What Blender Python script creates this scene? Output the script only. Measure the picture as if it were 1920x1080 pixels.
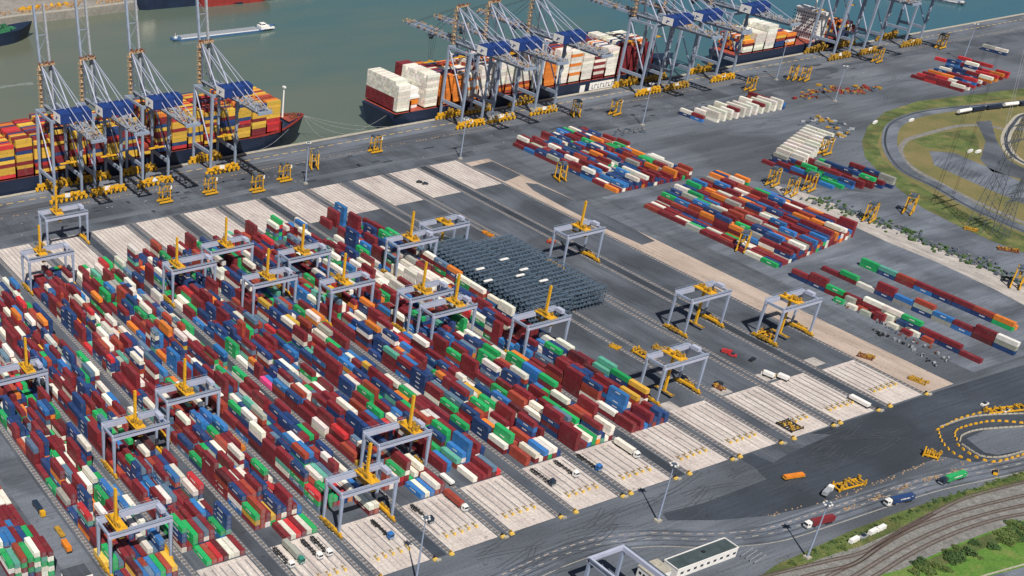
import bpy, math, random
from mathutils import Matrix, Vector
random.seed(11)
for o in list(bpy.data.objects): bpy.data.objects.remove(o)
SC = bpy.context.scene
COL = SC.collection
# ------------------------------------------------------------------ camera, sky, sun
F, CX, CY = 2272.28, 259.571, 900.589
CAM = (-607.654, -317.633, 328.311)
R = [[0.9013912, -0.4329549, -0.0066272], [-0.2512936, -0.5105948, -0.8222801], [0.3526263, 0.7428614, -0.5690444]]
cd = bpy.data.cameras.new('camera'); cam = bpy.data.objects.new('camera', cd); COL.objects.link(cam)
m = Matrix.Identity(4)
for i in range(3):
    m[i][0] = R[0][i]; m[i][1] = -R[1][i]; m[i][2] = -R[2][i]; m[i][3] = CAM[i]
cam.matrix_world = m
cd.sensor_width = 36; cd.lens = F/1920*36
cd.shift_x = (960-CX)/1920; cd.shift_y = (CY-540)/1920
cd.clip_start = 1; cd.clip_end = 9000
SC.camera = cam
SUN_EL = math.radians(52); sd = Vector((-.47, -.88, 0)).normalized()
sunvec = Vector((sd.x*math.cos(SUN_EL), sd.y*math.cos(SUN_EL), math.sin(SUN_EL)))
w = bpy.data.worlds.new('World'); SC.world = w; w.use_nodes = True
nt = w.node_tree; bg = nt.nodes['Background']
sky = nt.nodes.new('ShaderNodeTexSky'); sky.sky_type = 'NISHITA'; sky.sun_disc = False
sky.sun_elevation = SUN_EL; sky.sun_rotation = math.atan2(sd.x, sd.y)
nt.links.new(sky.outputs[0], bg.inputs[0]); bg.inputs[1].default_value = 0.05
sl = bpy.data.lights.new('sun', 'SUN'); sl.energy = 5.0; sl.angle = math.radians(.5); sl.color = (1, .95, .87)
so = bpy.data.objects.new('sun', sl); COL.objects.link(so)
so.rotation_euler = sunvec.to_track_quat('Z', 'Y').to_euler(); so.location = (0, 0, 500)
SC.view_settings.view_transform = 'Standard'; SC.view_settings.look = 'None'
SC.view_settings.exposure = 0.1; SC.view_settings.gamma = 1; SC.view_settings.use_curve_mapping = False

def G(u, v, z=0.0):                       # a point of the ground (height z) seen at photo pixel u, v
    a = ((u-CX)/F, (v-CY)/F, 1)
    d = [R[0][i]*a[0]+R[1][i]*a[1]+R[2][i]*a[2] for i in range(3)]
    t = (z-CAM[2])/d[2]
    return (CAM[0]+t*d[0], CAM[1]+t*d[1], z)
def PR(x, y, z):
    q = (x-CAM[0], y-CAM[1], z-CAM[2])
    c = [sum(R[k][i]*q[i] for i in range(3)) for k in range(3)]
    return (CX+F*c[0]/c[2], CY+F*c[1]/c[2], c[2])

# ------------------------------------------------------------------ materials
def ramp(nt, fac, stops):
    r = nt.nodes.new('ShaderNodeValToRGB'); e = r.color_ramp.elements
    e[0].position = stops[0][0]; e[0].color = (*stops[0][1], 1)
    e[1].position = stops[-1][0]; e[1].color = (*stops[-1][1], 1)
    for p, c in stops[1:-1]:
        k = e.new(p); k.color = (*c, 1)
    nt.links.new(fac, r.inputs[0]); return r.outputs[0]
def noise(nt, scale, vec=None, detail=4, rough=.6, stretch=None, kind='pos'):
    n = nt.nodes.new('ShaderNodeTexNoise'); n.inputs['Scale'].default_value = scale
    n.inputs['Detail'].default_value = detail; n.inputs['Roughness'].default_value = rough
    if kind == 'pos':
        g = nt.nodes.new('ShaderNodeNewGeometry'); src = g.outputs['Position']
    else:
        g = nt.nodes.new('ShaderNodeTexCoord'); src = g.outputs['Object']
    if stretch:
        mp = nt.nodes.new('ShaderNodeMapping'); mp.inputs['Scale'].default_value = stretch
        if len(stretch) > 3: pass
        nt.links.new(src, mp.inputs[0]); src = mp.outputs[0]
    nt.links.new(src, n.inputs[0]); return n.outputs[0]
def mixc(nt, mode, fac, a, b):
    x = nt.nodes.new('ShaderNodeMix'); x.data_type = 'RGBA'; x.blend_type = mode
    if isinstance(fac, (int, float)): x.inputs[0].default_value = fac
    else: nt.links.new(fac, x.inputs[0])
    for s, i in ((a, 6), (b, 7)):
        if isinstance(s, tuple): x.inputs[i].default_value = (*s, 1)
        else: nt.links.new(s, x.inputs[i])
    return x.outputs[2]
M = {}
def base(name, rough=.8, metal=0.0):
    mt = bpy.data.materials.new(name); mt.use_nodes = True
    b = mt.node_tree.nodes['Principled BSDF']; b.inputs['Roughness'].default_value = rough
    b.inputs['Metallic'].default_value = metal; M[name] = mt
    return mt, mt.node_tree, b
def bump(nt, b, h, strength, dist):
    bp = nt.nodes.new('ShaderNodeBump'); bp.inputs['Strength'].default_value = strength
    bp.inputs['Distance'].default_value = dist
    nt.links.new(h, bp.inputs['Height']); nt.links.new(bp.outputs[0], b.inputs['Normal'])
def paint(name, c, rough=.55, wear=.25, scale=.6, metal=0.0):
    mt, nt, b = base(name, rough, metal)
    f = noise(nt, scale, kind='obj', detail=6)
    lo = tuple(x*(1-wear) for x in c); hi = tuple(min(1, x*(1+wear*.6)) for x in c)
    nt.links.new(ramp(nt, f, [(.3, lo), (.7, hi)]), b.inputs['Base Color']); return mt
def ground(name, stops, scale, stretch=None, fine=.25, patch=None, rough=.9):
    mt, nt, b = base(name, rough)
    c = ramp(nt, noise(nt, scale, stretch=stretch, detail=7, rough=.65), stops)
    if stretch:                                                     # worn wheel tracks and oil spots
        s2 = (.025, 1, 1) if stretch[0] < stretch[1] else (1, .025, 1)
        tr = ramp(nt, noise(nt, .55, stretch=s2, detail=5, rough=.75), [(.36, (.7,)*3), (.5, (1,)*3), (.66, (1.22,)*3)])
        c = mixc(nt, 'MULTIPLY', ramp(nt, noise(nt, .02, detail=2), [(.38, (.15,)*3), (.6, (1,)*3)]), c, tr)
        sp = ramp(nt, noise(nt, .22, detail=3, rough=.55), [(.28, (.55,)*3), (.36, (1,)*3)])
        c = mixc(nt, 'MULTIPLY', .8, c, sp)
    f2 = ramp(nt, noise(nt, .9, detail=5, rough=.7), [(.3, (1-fine,)*3), (.7, (1+fine*.5,)*3)])
    c = mixc(nt, 'MULTIPLY', 1.0, c, f2)
    if patch:
        f3 = ramp(nt, noise(nt, patch, detail=2, rough=.4), [(.42, (.72,)*3), (.5, (1,)*3), (.64, (1.15,)*3)])
        c = mixc(nt, 'MULTIPLY', 1.0, c, f3)
    nt.links.new(c, b.inputs['Base Color']); return mt
A = lambda v, t=0: (v*(.89-t*.05), v*.97, v*(1.12+t*.1))
ground('apron', [(.3, A(.082, 1)), (.5, A(.12, .6)), (.72, A(.165))], .05, (.12, 1, 1), patch=.012)
ground('yard_asphalt', [(.3, A(.058, 1)), (.5, A(.09, 1)), (.7, A(.135, .5))], .05, (1, .16, 1), patch=.03)
ground('dark_asphalt', [(.3, (.028, .036, .05)), (.6, (.042, .053, .072)), (.75, (.07, .082, .1))], .03, (.35, 1, 1), patch=.02)
ground('road', [(.3, A(.1, 1)), (.5, A(.145, .8)), (.72, A(.2, .3))], .09, (.2, 1, 1), patch=.03)
ground('concrete', [(.3, (.44, .37, .35)), (.5, (.55, .485, .445)), (.7, (.63, .565, .52))], .12, (1, .4, 1), fine=.3)
ground('concrete_old', [(.3, (.28, .26, .25)), (.5, (.4, .365, .34)), (.7, (.5, .46, .43))], .2, (1, .4, 1), fine=.3)
ground('concrete_joint', [(.3, A(.1)), (.7, A(.16))], .3)
ground('tan', [(.3, (.30, .235, .19)), (.5, (.42, .335, .28)), (.7, (.5, .41, .34))], .07, (1, .3, 1), fine=.2)
ground('gravel', [(.3, A(.10)), (.5, A(.16)), (.7, (.25, .245, .24))], .7, fine=.4)
ground('ballast', [(.3, (.14, .135, .13)), (.5, (.2, .195, .185)), (.7, (.27, .26, .245))], .25, fine=.45)
ground('grass', [(.25, (.045, .085, .02)), (.5, (.10, .13, .035)), (.7, (.22, .18, .07))], .09, fine=.45, patch=.05)
ground('grass_lush', [(.25, (.05, .12, .015)), (.5, (.09, .2, .025)), (.72, (.19, .21, .06))], .12, fine=.4)
ground('grass_dry', [(.28, (.09, .11, .035)), (.5, (.17, .15, .055)), (.72, (.23, .175, .08))], .03, fine=.35)
ground('cope', [(.3, (.3, .28, .23)), (.7, (.46, .42, .35))], .3, fine=.3)
ground('fardirt', [(.3, (.2, .19, .17)), (.7, (.34, .31, .28))], .08, fine=.4)
paint('steel_grey', (.25, .30, .39), wear=.18, scale=.15)
paint('steel_dark', (.09, .115, .15), wear=.4, scale=.3)
paint('asc_grey', (.27, .32, .43), wear=.14, scale=.25)
paint('yellow', (.68, .36, .015), wear=.28, scale=.8)
paint('yellow_dirty', (.42, .24, .03), wear=.5, scale=.9)
paint('yellow_mark', (.72, .48, .1), wear=.3, scale=.9)
paint('navy_house', (.01, .037, .17), wear=.2, scale=.2)
paint('white_paint', (.78, .76, .73), wear=.12, scale=.5)
paint('lavender', (.40, .425, .54), wear=.1, scale=.2)
paint('black', (.02, .021, .024), wear=.3)
paint('tyre', (.018, .018, .02), rough=.9)
paint('hull_navy', (.012, .022, .05), wear=.25, scale=.1, rough=.45)
paint('hull_red', (.27, .03, .025), wear=.3, scale=.2)
paint('deck_red', (.33, .07, .045), wear=.4, scale=.4)
paint('rust', (.2, .07, .035), wear=.45, scale=.8)
paint('tan_part', (.42, .28, .16), wear=.35, scale=1)
paint('grey_part', (.32, .34, .37), wear=.4, scale=1)
paint('cab_blue', (.03, .15, .42)); paint('cab_dark', (.02, .035, .06), rough=.35); paint('cab_green', (.03, .22, .16))
paint('red_paint', (.42, .03, .035)); paint('orange_paint', (.68, .21, .02)); paint('blue_barge', (.05, .12, .24))
paint('roof_dark', (.055, .075, .08), wear=.3, scale=.2); paint('rail_steel', (.22, .14, .11), rough=.4)
paint('rail_brown', (.085, .05, .04), wear=.3); paint('sleeper', (.34, .335, .33), wear=.4); paint('sleeper_brown', (.19, .165, .15), wear=.35)
paint('deck_green', (.03, .16, .07), wear=.5, scale=.3)
mt, nt, b = base('wake', .4); nt.links.new(ramp(nt, noise(nt, .25, detail=6, stretch=(.3, 1, 1)), [(.4, (.11, .13, .11)), (.7, (.3, .32, .29))]), b.inputs['Base Color'])
ground('tyre_black', [(.35, (.035, .04, .05)), (.65, (.062, .07, .085))], .3)
mt, nt, b = base('glass', .12); b.inputs['Base Color'].default_value = (.02, .03, .045, 1)
# water: silty green on the left running to teal on the right, small wind ripples
mt, nt, b = base('water', .16); b.inputs['IOR'].default_value = 1.33
g = nt.nodes.new('ShaderNodeNewGeometry'); sx = nt.nodes.new('ShaderNodeSeparateXYZ'); nt.links.new(g.outputs['Position'], sx.inputs[0])
mr = nt.nodes.new('ShaderNodeMapRange'); mr.inputs[1].default_value = -250; mr.inputs[2].default_value = 560
nt.links.new(sx.outputs[0], mr.inputs[0])
ad = nt.nodes.new('ShaderNodeMath'); ad.operation = 'MULTIPLY_ADD'; ad.inputs[1].default_value = .9; ad.inputs[2].default_value = -.42
nt.links.new(noise(nt, .006, detail=3, stretch=(.6, 1.6, 1)), ad.inputs[0])
a2 = nt.nodes.new('ShaderNodeMath'); a2.operation = 'ADD'; nt.links.new(mr.outputs[0], a2.inputs[0]); nt.links.new(ad.outputs[0], a2.inputs[1])
c = ramp(nt, a2.outputs[0], [(0, (.13, .14, .10)), (.35, (.10, .128, .10)), (.65, (.058, .115, .108)), (1, (.03, .108, .145))])
nt.links.new(c, b.inputs['Base Color'])
bump(nt, b, noise(nt, .35, detail=5, stretch=(1, .5, 1)), .35, .5)
# containers: colour from the vertex colour attribute (joined ones) or from the object (single ones)
def contmat(name, single):
    mt, nt, b = base(name, .6)
    if single:
        s = nt.nodes.new('ShaderNodeObjectInfo').outputs['Color']
    else:
        an = nt.nodes.new('ShaderNodeAttribute'); an.attribute_name = 'Col'; s = an.outputs['Color']
    w1 = ramp(nt, noise(nt, .45, detail=7, rough=.7), [(.28, (.72,)*3), (.5, (1,)*3), (.75, (1.14, 1.1, 1.06))])
    c = mixc(nt, 'MULTIPLY', 1.0, s, w1)
    d = ramp(nt, noise(nt, .23, detail=6, rough=.75), [(.52, (0,)*3), (.78, (.34,)*3)])
    c = mixc(nt, 'MIX', d, c, (.24, .19, .16))
    nt.links.new(c, b.inputs['Base Color'])
    wv = nt.nodes.new('ShaderNodeTexWave'); wv.inputs['Scale'].default_value = 1.1; wv.bands_direction = 'DIAGONAL'
    g = nt.nodes.new('ShaderNodeNewGeometry'); nt.links.new(g.outputs['Position'], wv.inputs[0])
    bump(nt, b, wv.outputs['Fac'], .25, .05)
contmat('container_paint', True); contmat('container_paint_joined', False)
def foliage(name, c1, c2):
    mt, nt, b = base(name, .8)
    nt.links.new(ramp(nt, noise(nt, .8, detail=3), [(.35, c1), (.65, c2)]), b.inputs['Base Color'])
foliage('leaf', (.02, .055, .015), (.07, .13, .03)); foliage('leaf_light', (.06, .12, .02), (.14, .17, .05))

# ------------------------------------------------------------------ mesh builder and naming helpers
class MB:
    def __init__(s): s.v = []; s.f = []; s.c = []
    def hexa(s, p, c=None):
        n = len(s.v); s.v += p
        s.f += [(n, n+3, n+2, n+1), (n+4, n+5, n+6, n+7), (n, n+1, n+5, n+4), (n+1, n+2, n+6, n+5), (n+2, n+3, n+7, n+6), (n+3, n, n+4, n+7)]
        if c: s.c += [c]*6
        return s
    def box(s, x, y, z, sx, sy, sz, c=None, rz=0, taper=1.0):
        hx, hy, hz = sx/2, sy/2, sz/2; ca, sa = math.cos(rz), math.sin(rz); p = []
        for k, t in ((-1, 1), (1, taper)):
            for a, b_ in ((-1, -1), (1, -1), (1, 1), (-1, 1)):
                X, Y = a*hx*t, b_*hy*t
                p.append((x+X*ca-Y*sa, y+X*sa+Y*ca, z+k*hz))
        return s.hexa(p, c)
    def bar(s, a, b_, w, h=None, c=None):
        h = h or w; a = Vector(a); b_ = Vector(b_); d = (b_-a).normalized()
        up = Vector((0, 0, 1)) if abs(d.z) < .95 else Vector((0, 1, 0))
        r = d.cross(up).normalized(); u = r.cross(d)
        p = [tuple(q+r*i*w/2+u*j*h/2) for q in (a, b_) for i, j in ((-1, -1), (1, -1), (1, 1), (-1, 1))]
        n = len(s.v); s.v += p
        s.f += [(n, n+1, n+2, n+3), (n+7, n+6, n+5, n+4), (n+4, n+5, n+1, n), (n+5, n+6, n+2, n+1), (n+6, n+7, n+3, n+2), (n+7, n+4, n, n+3)]
        if c: s.c += [c]*6
        return s
    def tube(s, a, b_, r1, r2=None, n=8):
        r2 = r1 if r2 is None else r2; a = Vector(a); b_ = Vector(b_); d = (b_-a).normalized()
        up = Vector((0, 0, 1)) if abs(d.z) < .95 else Vector((0, 1, 0))
        r = d.cross(up).normalized(); u = r.cross(d); k = len(s.v)
        for q, rr in ((a, r1), (b_, r2)):
            for i in range(n):
                t = 2*math.pi*i/n; s.v.append(tuple(q+r*math.cos(t)*rr+u*math.sin(t)*rr))
        for i in range(n): s.f.append((k+i, k+(i+1) % n, k+n+(i+1) % n, k+n+i))
        s.f.append(tuple(k+i for i in range(n))[::-1]); s.f.append(tuple(k+n+i for i in range(n)))
        return s
    def poly(s, pts, z0, z1):
        n = len(pts); k = len(s.v)
        ar = sum(pts[i][0]*pts[(i+1) % n][1]-pts[(i+1) % n][0]*pts[i][1] for i in range(n))
        if ar < 0: pts = pts[::-1]
        s.v += [(p[0], p[1], z0) for p in pts]+[(p[0], p[1], z1) for p in pts]
        s.f.append(tuple(range(k+n, k+2*n)))
        if z1-z0 > 1e-6:
            s.f.append(tuple(range(k, k+n))[::-1])
            for i in range(n): s.f.append((k+i, k+(i+1) % n, k+n+(i+1) % n, k+n+i))
        return s
    def build(s, name, mat, parent=None, loc=None, rz=0):
        me = bpy.data.meshes.new(name); me.from_pydata(s.v, [], s.f); me.materials.append(M[mat])
        if s.c:
            at = me.color_attributes.new('Col', 'FLOAT_COLOR', 'CORNER'); arr = []
            for f, c in zip(s.f, s.c): arr += [c[0], c[1], c[2], 1]*len(f)
            at.data.foreach_set('color', arr)
        o = bpy.data.objects.new(name, me); COL.objects.link(o)
        if parent: o.parent = parent
        if loc: o.location = loc
        if rz: o.rotation_euler.z = rz
        return o
def tag(o, label=None, cat=None, group=None, kind=None):
    if label: o['label'] = label
    if cat: o['category'] = cat
    if group: o['group'] = group
    if kind: o['kind'] = kind
    return o
def thing(name, label, cat, loc=(0, 0, 0), rz=0, group=None):
    o = bpy.data.objects.new(name, None); COL.objects.link(o); o.location = loc; o.rotation_euler.z = rz
    o.empty_display_size = .5
    return tag(o, label, cat, group)
def copy_tree(o, loc, rz, label, group=None):
    c = o.copy(); COL.objects.link(c); c.location = loc; c.rotation_euler = (0, 0, rz); c['label'] = label
    if group: c['group'] = group
    for ch in list(o.children):
        d = ch.copy(); COL.objects.link(d); d.parent = c
        for g2 in list(ch.children):
            e = g2.copy(); COL.objects.link(e); e.parent = d
    return c
def struct(name, mb, mat): return tag(mb.build(name, mat), kind='structure')
def sheet(name, pts, z, mat):
    return struct(name, MB().poly([p[:2] for p in pts], z, z), mat)
def smooth(pts, n=6):
    out = []
    P = [pts[0]]+list(pts)+[pts[-1]]
    for i in range(1, len(P)-2):
        a, b_, c, d = P[i-1], P[i], P[i+1], P[i+2]
        for k in range(n):
            t = k/n
            out.append(tuple(.5*((2*b_[j])+(-a[j]+c[j])*t+(2*a[j]-5*b_[j]+4*c[j]-d[j])*t*t+(-a[j]+3*b_[j]-3*c[j]+d[j])*t**3) for j in (0, 1)))
    out.append(tuple(pts[-1][:2])); return out
def offset(pts, d):
    out = []
    for i, p in enumerate(pts):
        a = pts[max(0, i-1)]; b_ = pts[min(len(pts)-1, i+1)]
        dx, dy = b_[0]-a[0], b_[1]-a[1]; L = math.hypot(dx, dy) or 1
        out.append((p[0]-dy/L*d, p[1]+dx/L*d))
    return out
def ribbon(mb, pts, w, z, h=0.0):
    l = offset(pts, w/2); r = offset(pts, -w/2); k = len(mb.v)
    for a, b_ in zip(l, r): mb.v += [(a[0], a[1], z+h), (b_[0], b_[1], z+h)]
    for i in range(len(pts)-1): mb.f.append((k+2*i+1, k+2*i+3, k+2*i+2, k+2*i))
    if h:
        k2 = len(mb.v)
        for a, b_ in zip(l, r): mb.v += [(a[0], a[1], z), (b_[0], b_[1], z)]
        for i in range(len(pts)-1):
            mb.f.append((k2+2*i, k+2*i, k+2*i+2, k2+2*i+2)); mb.f.append((k+2*i+1, k2+2*i+1, k2+2*i+3, k+2*i+3))
    return mb
def along(pts, step):
    acc = 0; out = []
    for a, b_ in zip(pts, pts[1:]):
        L = math.hypot(b_[0]-a[0], b_[1]-a[1]); ang = math.atan2(b_[1]-a[1], b_[0]-a[0])
        while acc < L:
            t = acc/L; out.append((a[0]+(b_[0]-a[0])*t, a[1]+(b_[1]-a[1])*t, ang)); acc += step
        acc -= L
    return out
def px(*pts): return [G(u, v)[:2] for u, v in pts]
ORD = ['first', 'second', 'third', 'fourth', 'fifth', 'sixth', 'seventh', 'eighth', 'ninth', 'tenth', 'eleventh', 'twelfth', 'thirteenth',
       'fourteenth', 'fifteenth', 'sixteenth', 'seventeenth', 'eighteenth', 'nineteenth']
for d_, e_ in (('twenty', 'twentieth'), ('thirty', 'thirtieth'), ('forty', 'fortieth'), ('fifty', 'fiftieth'), ('sixty', 'sixtieth'), ('seventy', 'seventieth'), ('eighty', 'eightieth'), ('ninety', 'ninetieth'), ('hundred', 'hundredth'), ('hundred-ten', 'hundred-tenth')):
    ORD += [e_]+[d_+'-'+q_ for q_ in ORD[:9]]

# ------------------------------------------------------------------ setting: water, land, paving
QY = 478.0; WZ = -8.0; L = 392.7; BW = 24.8
XL = {k: (-(10-k)*BW-((11-k)//2)*12.11-((10-k)//2)*8.29)-BW for k in range(-2, 11)}      # left edge of each block
struct('water', MB().poly([(-3000, 400), (4500, 400), (4500, 4500), (-3000, 4500)], WZ, WZ), 'water')
struct('ground', MB().poly([(-3000, -2500), (4500, -2500), (4500, QY), (-3000, QY)], -12, 0), 'apron')
struct('quay_edge', MB().box(700, QY+.3, -1.3, 2400, 1.2, 3), 'cope')
sheet('quay_cope', [(-500, QY-3.2), (1900, QY-3.2), (1900, QY-.3), (-500, QY-.3)], .21, 'cope')
sheet('quay_apron', [(-600, 455), (1900, 455), (1900, QY-3.2), (-600, QY-3.2)], .006, 'road')
sheet('traffic_lane', [(-600, 394), (900, 394), (900, 404), (-600, 404)], .008, 'yard_asphalt')
sheet('quay_road', [(-600, 412), (900, 412), (900, 436), (-600, 436)], .012, 'yard_asphalt')
# block interiors, pads, tan strip, roads
sheet('yard_ground', [(-452, 0), (1, 0), (1, 392), (-452, 392)], .012, 'yard_asphalt')
sheet('tan_pavement', [(1, .5), (25, .5), (25, 384), (1, 384)], .02, 'tan')
sheet('asphalt_inlay', px((985, 343), (1008, 345), (1100, 386), (1190, 430), (1228, 452), (1204, 459), (1130, 426), (1060, 390), (1000, 357)), .034, 'yard_asphalt')
sheet('asphalt_corner', [(5, 340), (24, 345), (24, 378), (3, 376)], .034, 'yard_asphalt')
sheet('yard_road', [(25.4, 6), (46, 6), (46, 405), (25.4, 405)], .016, 'apron')
sheet('dark_road', px((1242, 962), (1320, 943), (1437, 899), (1417, 878), (1384, 858), (1730, 742), (1925, 683), (1925, 885), (1840, 868), (1765, 856), (1665, 893), (1590, 926), (1515, 951), (1440, 967), (1350, 975), (1252, 976)), .02, 'dark_asphalt')
sheet('light_asphalt_patch', px((1398, 845), (1500, 812), (1560, 815), (1480, 850), (1450, 868)), .028, 'yard_asphalt')
sheet('ring_island', px((1812, 822), (1850, 805), (1920, 797), (1960, 800), (1960, 835), (1925, 842), (1870, 853), (1845, 848)), .03, 'apron')
sheet('west_road', [(-463, -20), (-449, -20), (-449, 470), (-463, 470)], .018, 'road')
def pad(k, y0, y1, lanes):
    x0 = XL[k]
    b0 = struct('concrete_pad', MB().box(x0+BW/2, (y0+y1)/2, .02, BW, y1-y0, .09), 'concrete_joint')
    mb = MB(); nx, ny = 9, int((y1-y0)/5.2); dx = BW/nx; dy = (y1-y0)/ny
    for i in range(nx):
        for j in range(ny):
            mb.box(x0+dx*(i+.5), y0+dy*(j+.5), .08+random.uniform(-.012, .012), dx-.1, dy-.1, .1)
    o = mb.build('slab', 'concrete', b0); o['kind'] = 'stuff'
    mb = MB()
    if lanes:
        for i in range(6):
            x = x0+2.2+i*4.1
            mb.box(x, (y0+12+y1)/2-1, .19, .36, y1-y0-15, .14)
    else:
        for i in range(10): mb.box(x0+i*2.75+.02, (y0+y1)/2, .16, .22, y1-y0, .06)
    o = mb.build('kerb_strip', 'gravel', b0); o['kind'] = 'stuff'
for k in range(-2, 11):
    pad(k, .4, {6: 46.5, 7: 46.5, 8: 45, 9: 44, 10: 42}.get(k, 38.4), True)
    pad(k, 337.6, 391.6, False)
for k in (7, 8, 9, 10):                                            # the lower step of the pads beside the rail
    sheet('pad_step', [(XL[k], 46), (XL[k]+8, 46), (XL[k]+8, 54), (XL[k], 54)], .05, 'concrete_old')
def asc_rail(x, i, side):
    t = thing('crane_rail', f'long crane rail on the {side} side of the {i}', 'rail', (x, 0, 0), 0, 'crane rails between the container blocks')
    MB().box(0, L/2, .05, 2.6, L-1, .1).build('ballast', 'gravel', t)
    MB().box(0, L/2, .33, .22, L-1, .2).build('rail', 'rail_steel', t)
    mb = MB(); y = 1.5
    while y < L-1:
        mb.box(0, y, .15, 1.9, .7, .12, rz=random.uniform(-.05, .05)); y += 2.4
    o = mb.build('sleeper', 'sleeper', t); o['kind'] = 'stuff'
BN = {-2: 'leftmost block by the road', -1: 'block next to the leftmost one', 0: 'block behind three parked trucks', 1: 'block behind the blue cab',
      2: 'block behind the dark cab', 3: 'block behind the empty pad', 4: 'block behind two bare chassis', 5: 'block behind the white truck',
      6: 'rightmost filled block', 7: 'block with the left racks', 8: 'block with the right racks', 9: 'second empty lane from right', 10: 'empty lane beside tan strip'}
for k in range(-2, 11):
    asc_rail(XL[k]-1.7, BN[k], 'left'); asc_rail(XL[k]+BW+1.7, BN[k], 'right')
    if (10-k) % 2 == 1:                                             # service road in the wide gap
        sheet('service_road', [(XL[k]+BW+3.3, .4), (XL[k]+BW+8.7, .4), (XL[k]+BW+8.7, L-1), (XL[k]+BW+3.3, L-1)], .02, 'dark_asphalt' if k % 4 == 1 else 'yard_asphalt')
# markings
mb = MB()
x = -420
while x < 780:
    mb.box(x, 463.5, .03, 5.2, .7, .02); x += 8.4+random.uniform(-.3, .3)
tag(mb.build('lane_marking', 'yellow_mark'), kind='structure')
mb = MB()
for x in range(-420, 900, 3):
    if random.random() < .7: mb.box(x, 441.0, .03, 1.6, .9, .02)
tag(mb.build('rail_slot', 'tan_part'), kind='structure')
mb = MB()
for y, wd in ((448.0, .35), (475.0, .35), (446.8, .12)): mb.box(200, y, .03, 1400, wd, .03)
tag(mb.build('crane_rail_groove', 'black'), kind='structure')
# ------------------------------------------------------------------ southern roads, grass and railway
r1 = smooth(px((880, 1100), (960, 1062), (1040, 1030), (1120, 1003), (1200, 992), (1300, 994), (1400, 992), (1500, 975), (1600, 945), (1700, 905), (1800, 862), (1930, 800)))
road_c = smooth(px((860, 1130), (960, 1082), (1050, 1042), (1130, 1018), (1220, 1008), (1330, 1010), (1440, 1000), (1540, 970), (1640, 937), (1740, 906), (1840, 884), (1930, 864), (2000, 848)))
struct('gate_road', ribbon(MB(), road_c, 13.5, .03), 'road')
for k, (d, mat, dash) in enumerate(((6.2, 'road', 0), (3.4, 'tan', 1), (-.4, 'cope', 2), (-6.4, 'cope', 0))):
    mb = MB(); pp = offset(road_c, d)
    if dash == 0: ribbon(mb, pp, .35, .045)
    else:
        for (x, y, a) in along(pp, 5 if dash == 1 else 8): mb.box(x, y, .05, 2.8 if dash == 1 else 3, .4, .02, rz=a)
    tag(mb.build('road_marking', mat), kind='structure')
mb = MB()
for d in (5, 1.4, -2, -5.2): ribbon(mb, offset(road_c, d), .9, .038)
tag(mb.build('tyre_track', 'yard_asphalt'), kind='structure')
gtop = px((1420, 1085), (1450, 1062), (1520, 1030), (1600, 993), (1680, 962), (1760, 937), (1840, 912), (1925, 882))
gbot = px((1400, 1092), (1500, 1062), (1560, 1040), (1620, 1022), (1680, 995), (1740, 962), (1820, 928), (1925, 903))
sheet('grass_verge', gtop+gbot[::-1], .05, 'grass')
struct('rail_bed', MB().poly(gbot+[(60, -70), (60, -400), (-400, -400), (-230, -60)], .04, .04), 'ballast')
lush = px((1560, 1100), (1690, 1068), (1740, 1045), (1800, 1018), (1860, 995), (1930, 972), (2000, 985), (2000, 1150), (1560, 1150))
sheet('grass_field', lush, .07, 'grass_lush')
sheet('grass_track', px((1700, 1068), (1750, 1046), (1830, 1010), (1925, 978), (1925, 1000), (1840, 1030), (1770, 1060)), .075, 'grass')
sheet('lower_road', px((1800, 1110), (1850, 1082), (1925, 1062), (1990, 1050), (1990, 1160), (1800, 1160)), .09, 'road')
struct('kerb', ribbon(MB(), px((1800, 1096), (1850, 1078), (1925, 1057), (1990, 1043)), .8, .02, .16), 'cope')
TR = [[(1380, 1096), (1440, 1079), (1540, 1055), (1615, 1037), (1665, 1010), (1705, 986), (1752, 962), (1815, 932), (1925, 903)],
      [(1470, 1092), (1540, 1073), (1600, 1058), (1650, 1026), (1690, 1002), (1740, 980), (1815, 955), (1925, 928)],
      [(1590, 1088), (1620, 1070), (1665, 1042), (1715, 1015), (1790, 982), (1865, 960), (1925, 947)],
      [(1620, 1092), (1655, 1072), (1715, 1035), (1790, 1000), (1865, 975), (1925, 963)],
      [(1535, 1092), (1570, 1072), (1612, 1052), (1650, 1024), (1690, 998), (1752, 963)]]
for i, t_ in enumerate(TR):
    c = smooth(px(*t_)); o = thing('railway_track', ['curved railway track nearest the grass verge', 'second curved railway track from the verge', 'third curved railway track with a wide bend',
        'curved railway track nearest the green bushes', 'railway crossover joining the two upper tracks'][i], 'railway track', (c[0][0], c[0][1], 0), 0, 'curving railway tracks')
    c = [(p[0]-c[0][0], p[1]-c[0][1]) for p in c]
    for s in (-1, 1): ribbon(MB(), offset(c, s*.76), .3, .2, .14).build('rail', 'rail_brown', o)
    mb = MB()
    for (x, y, a) in along(c, .75): mb.box(x, y, .12, .28, 2.5, .14, rz=a)
    s = mb.build('sleeper', 'sleeper_brown', o); s['kind'] = 'stuff'
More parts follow.
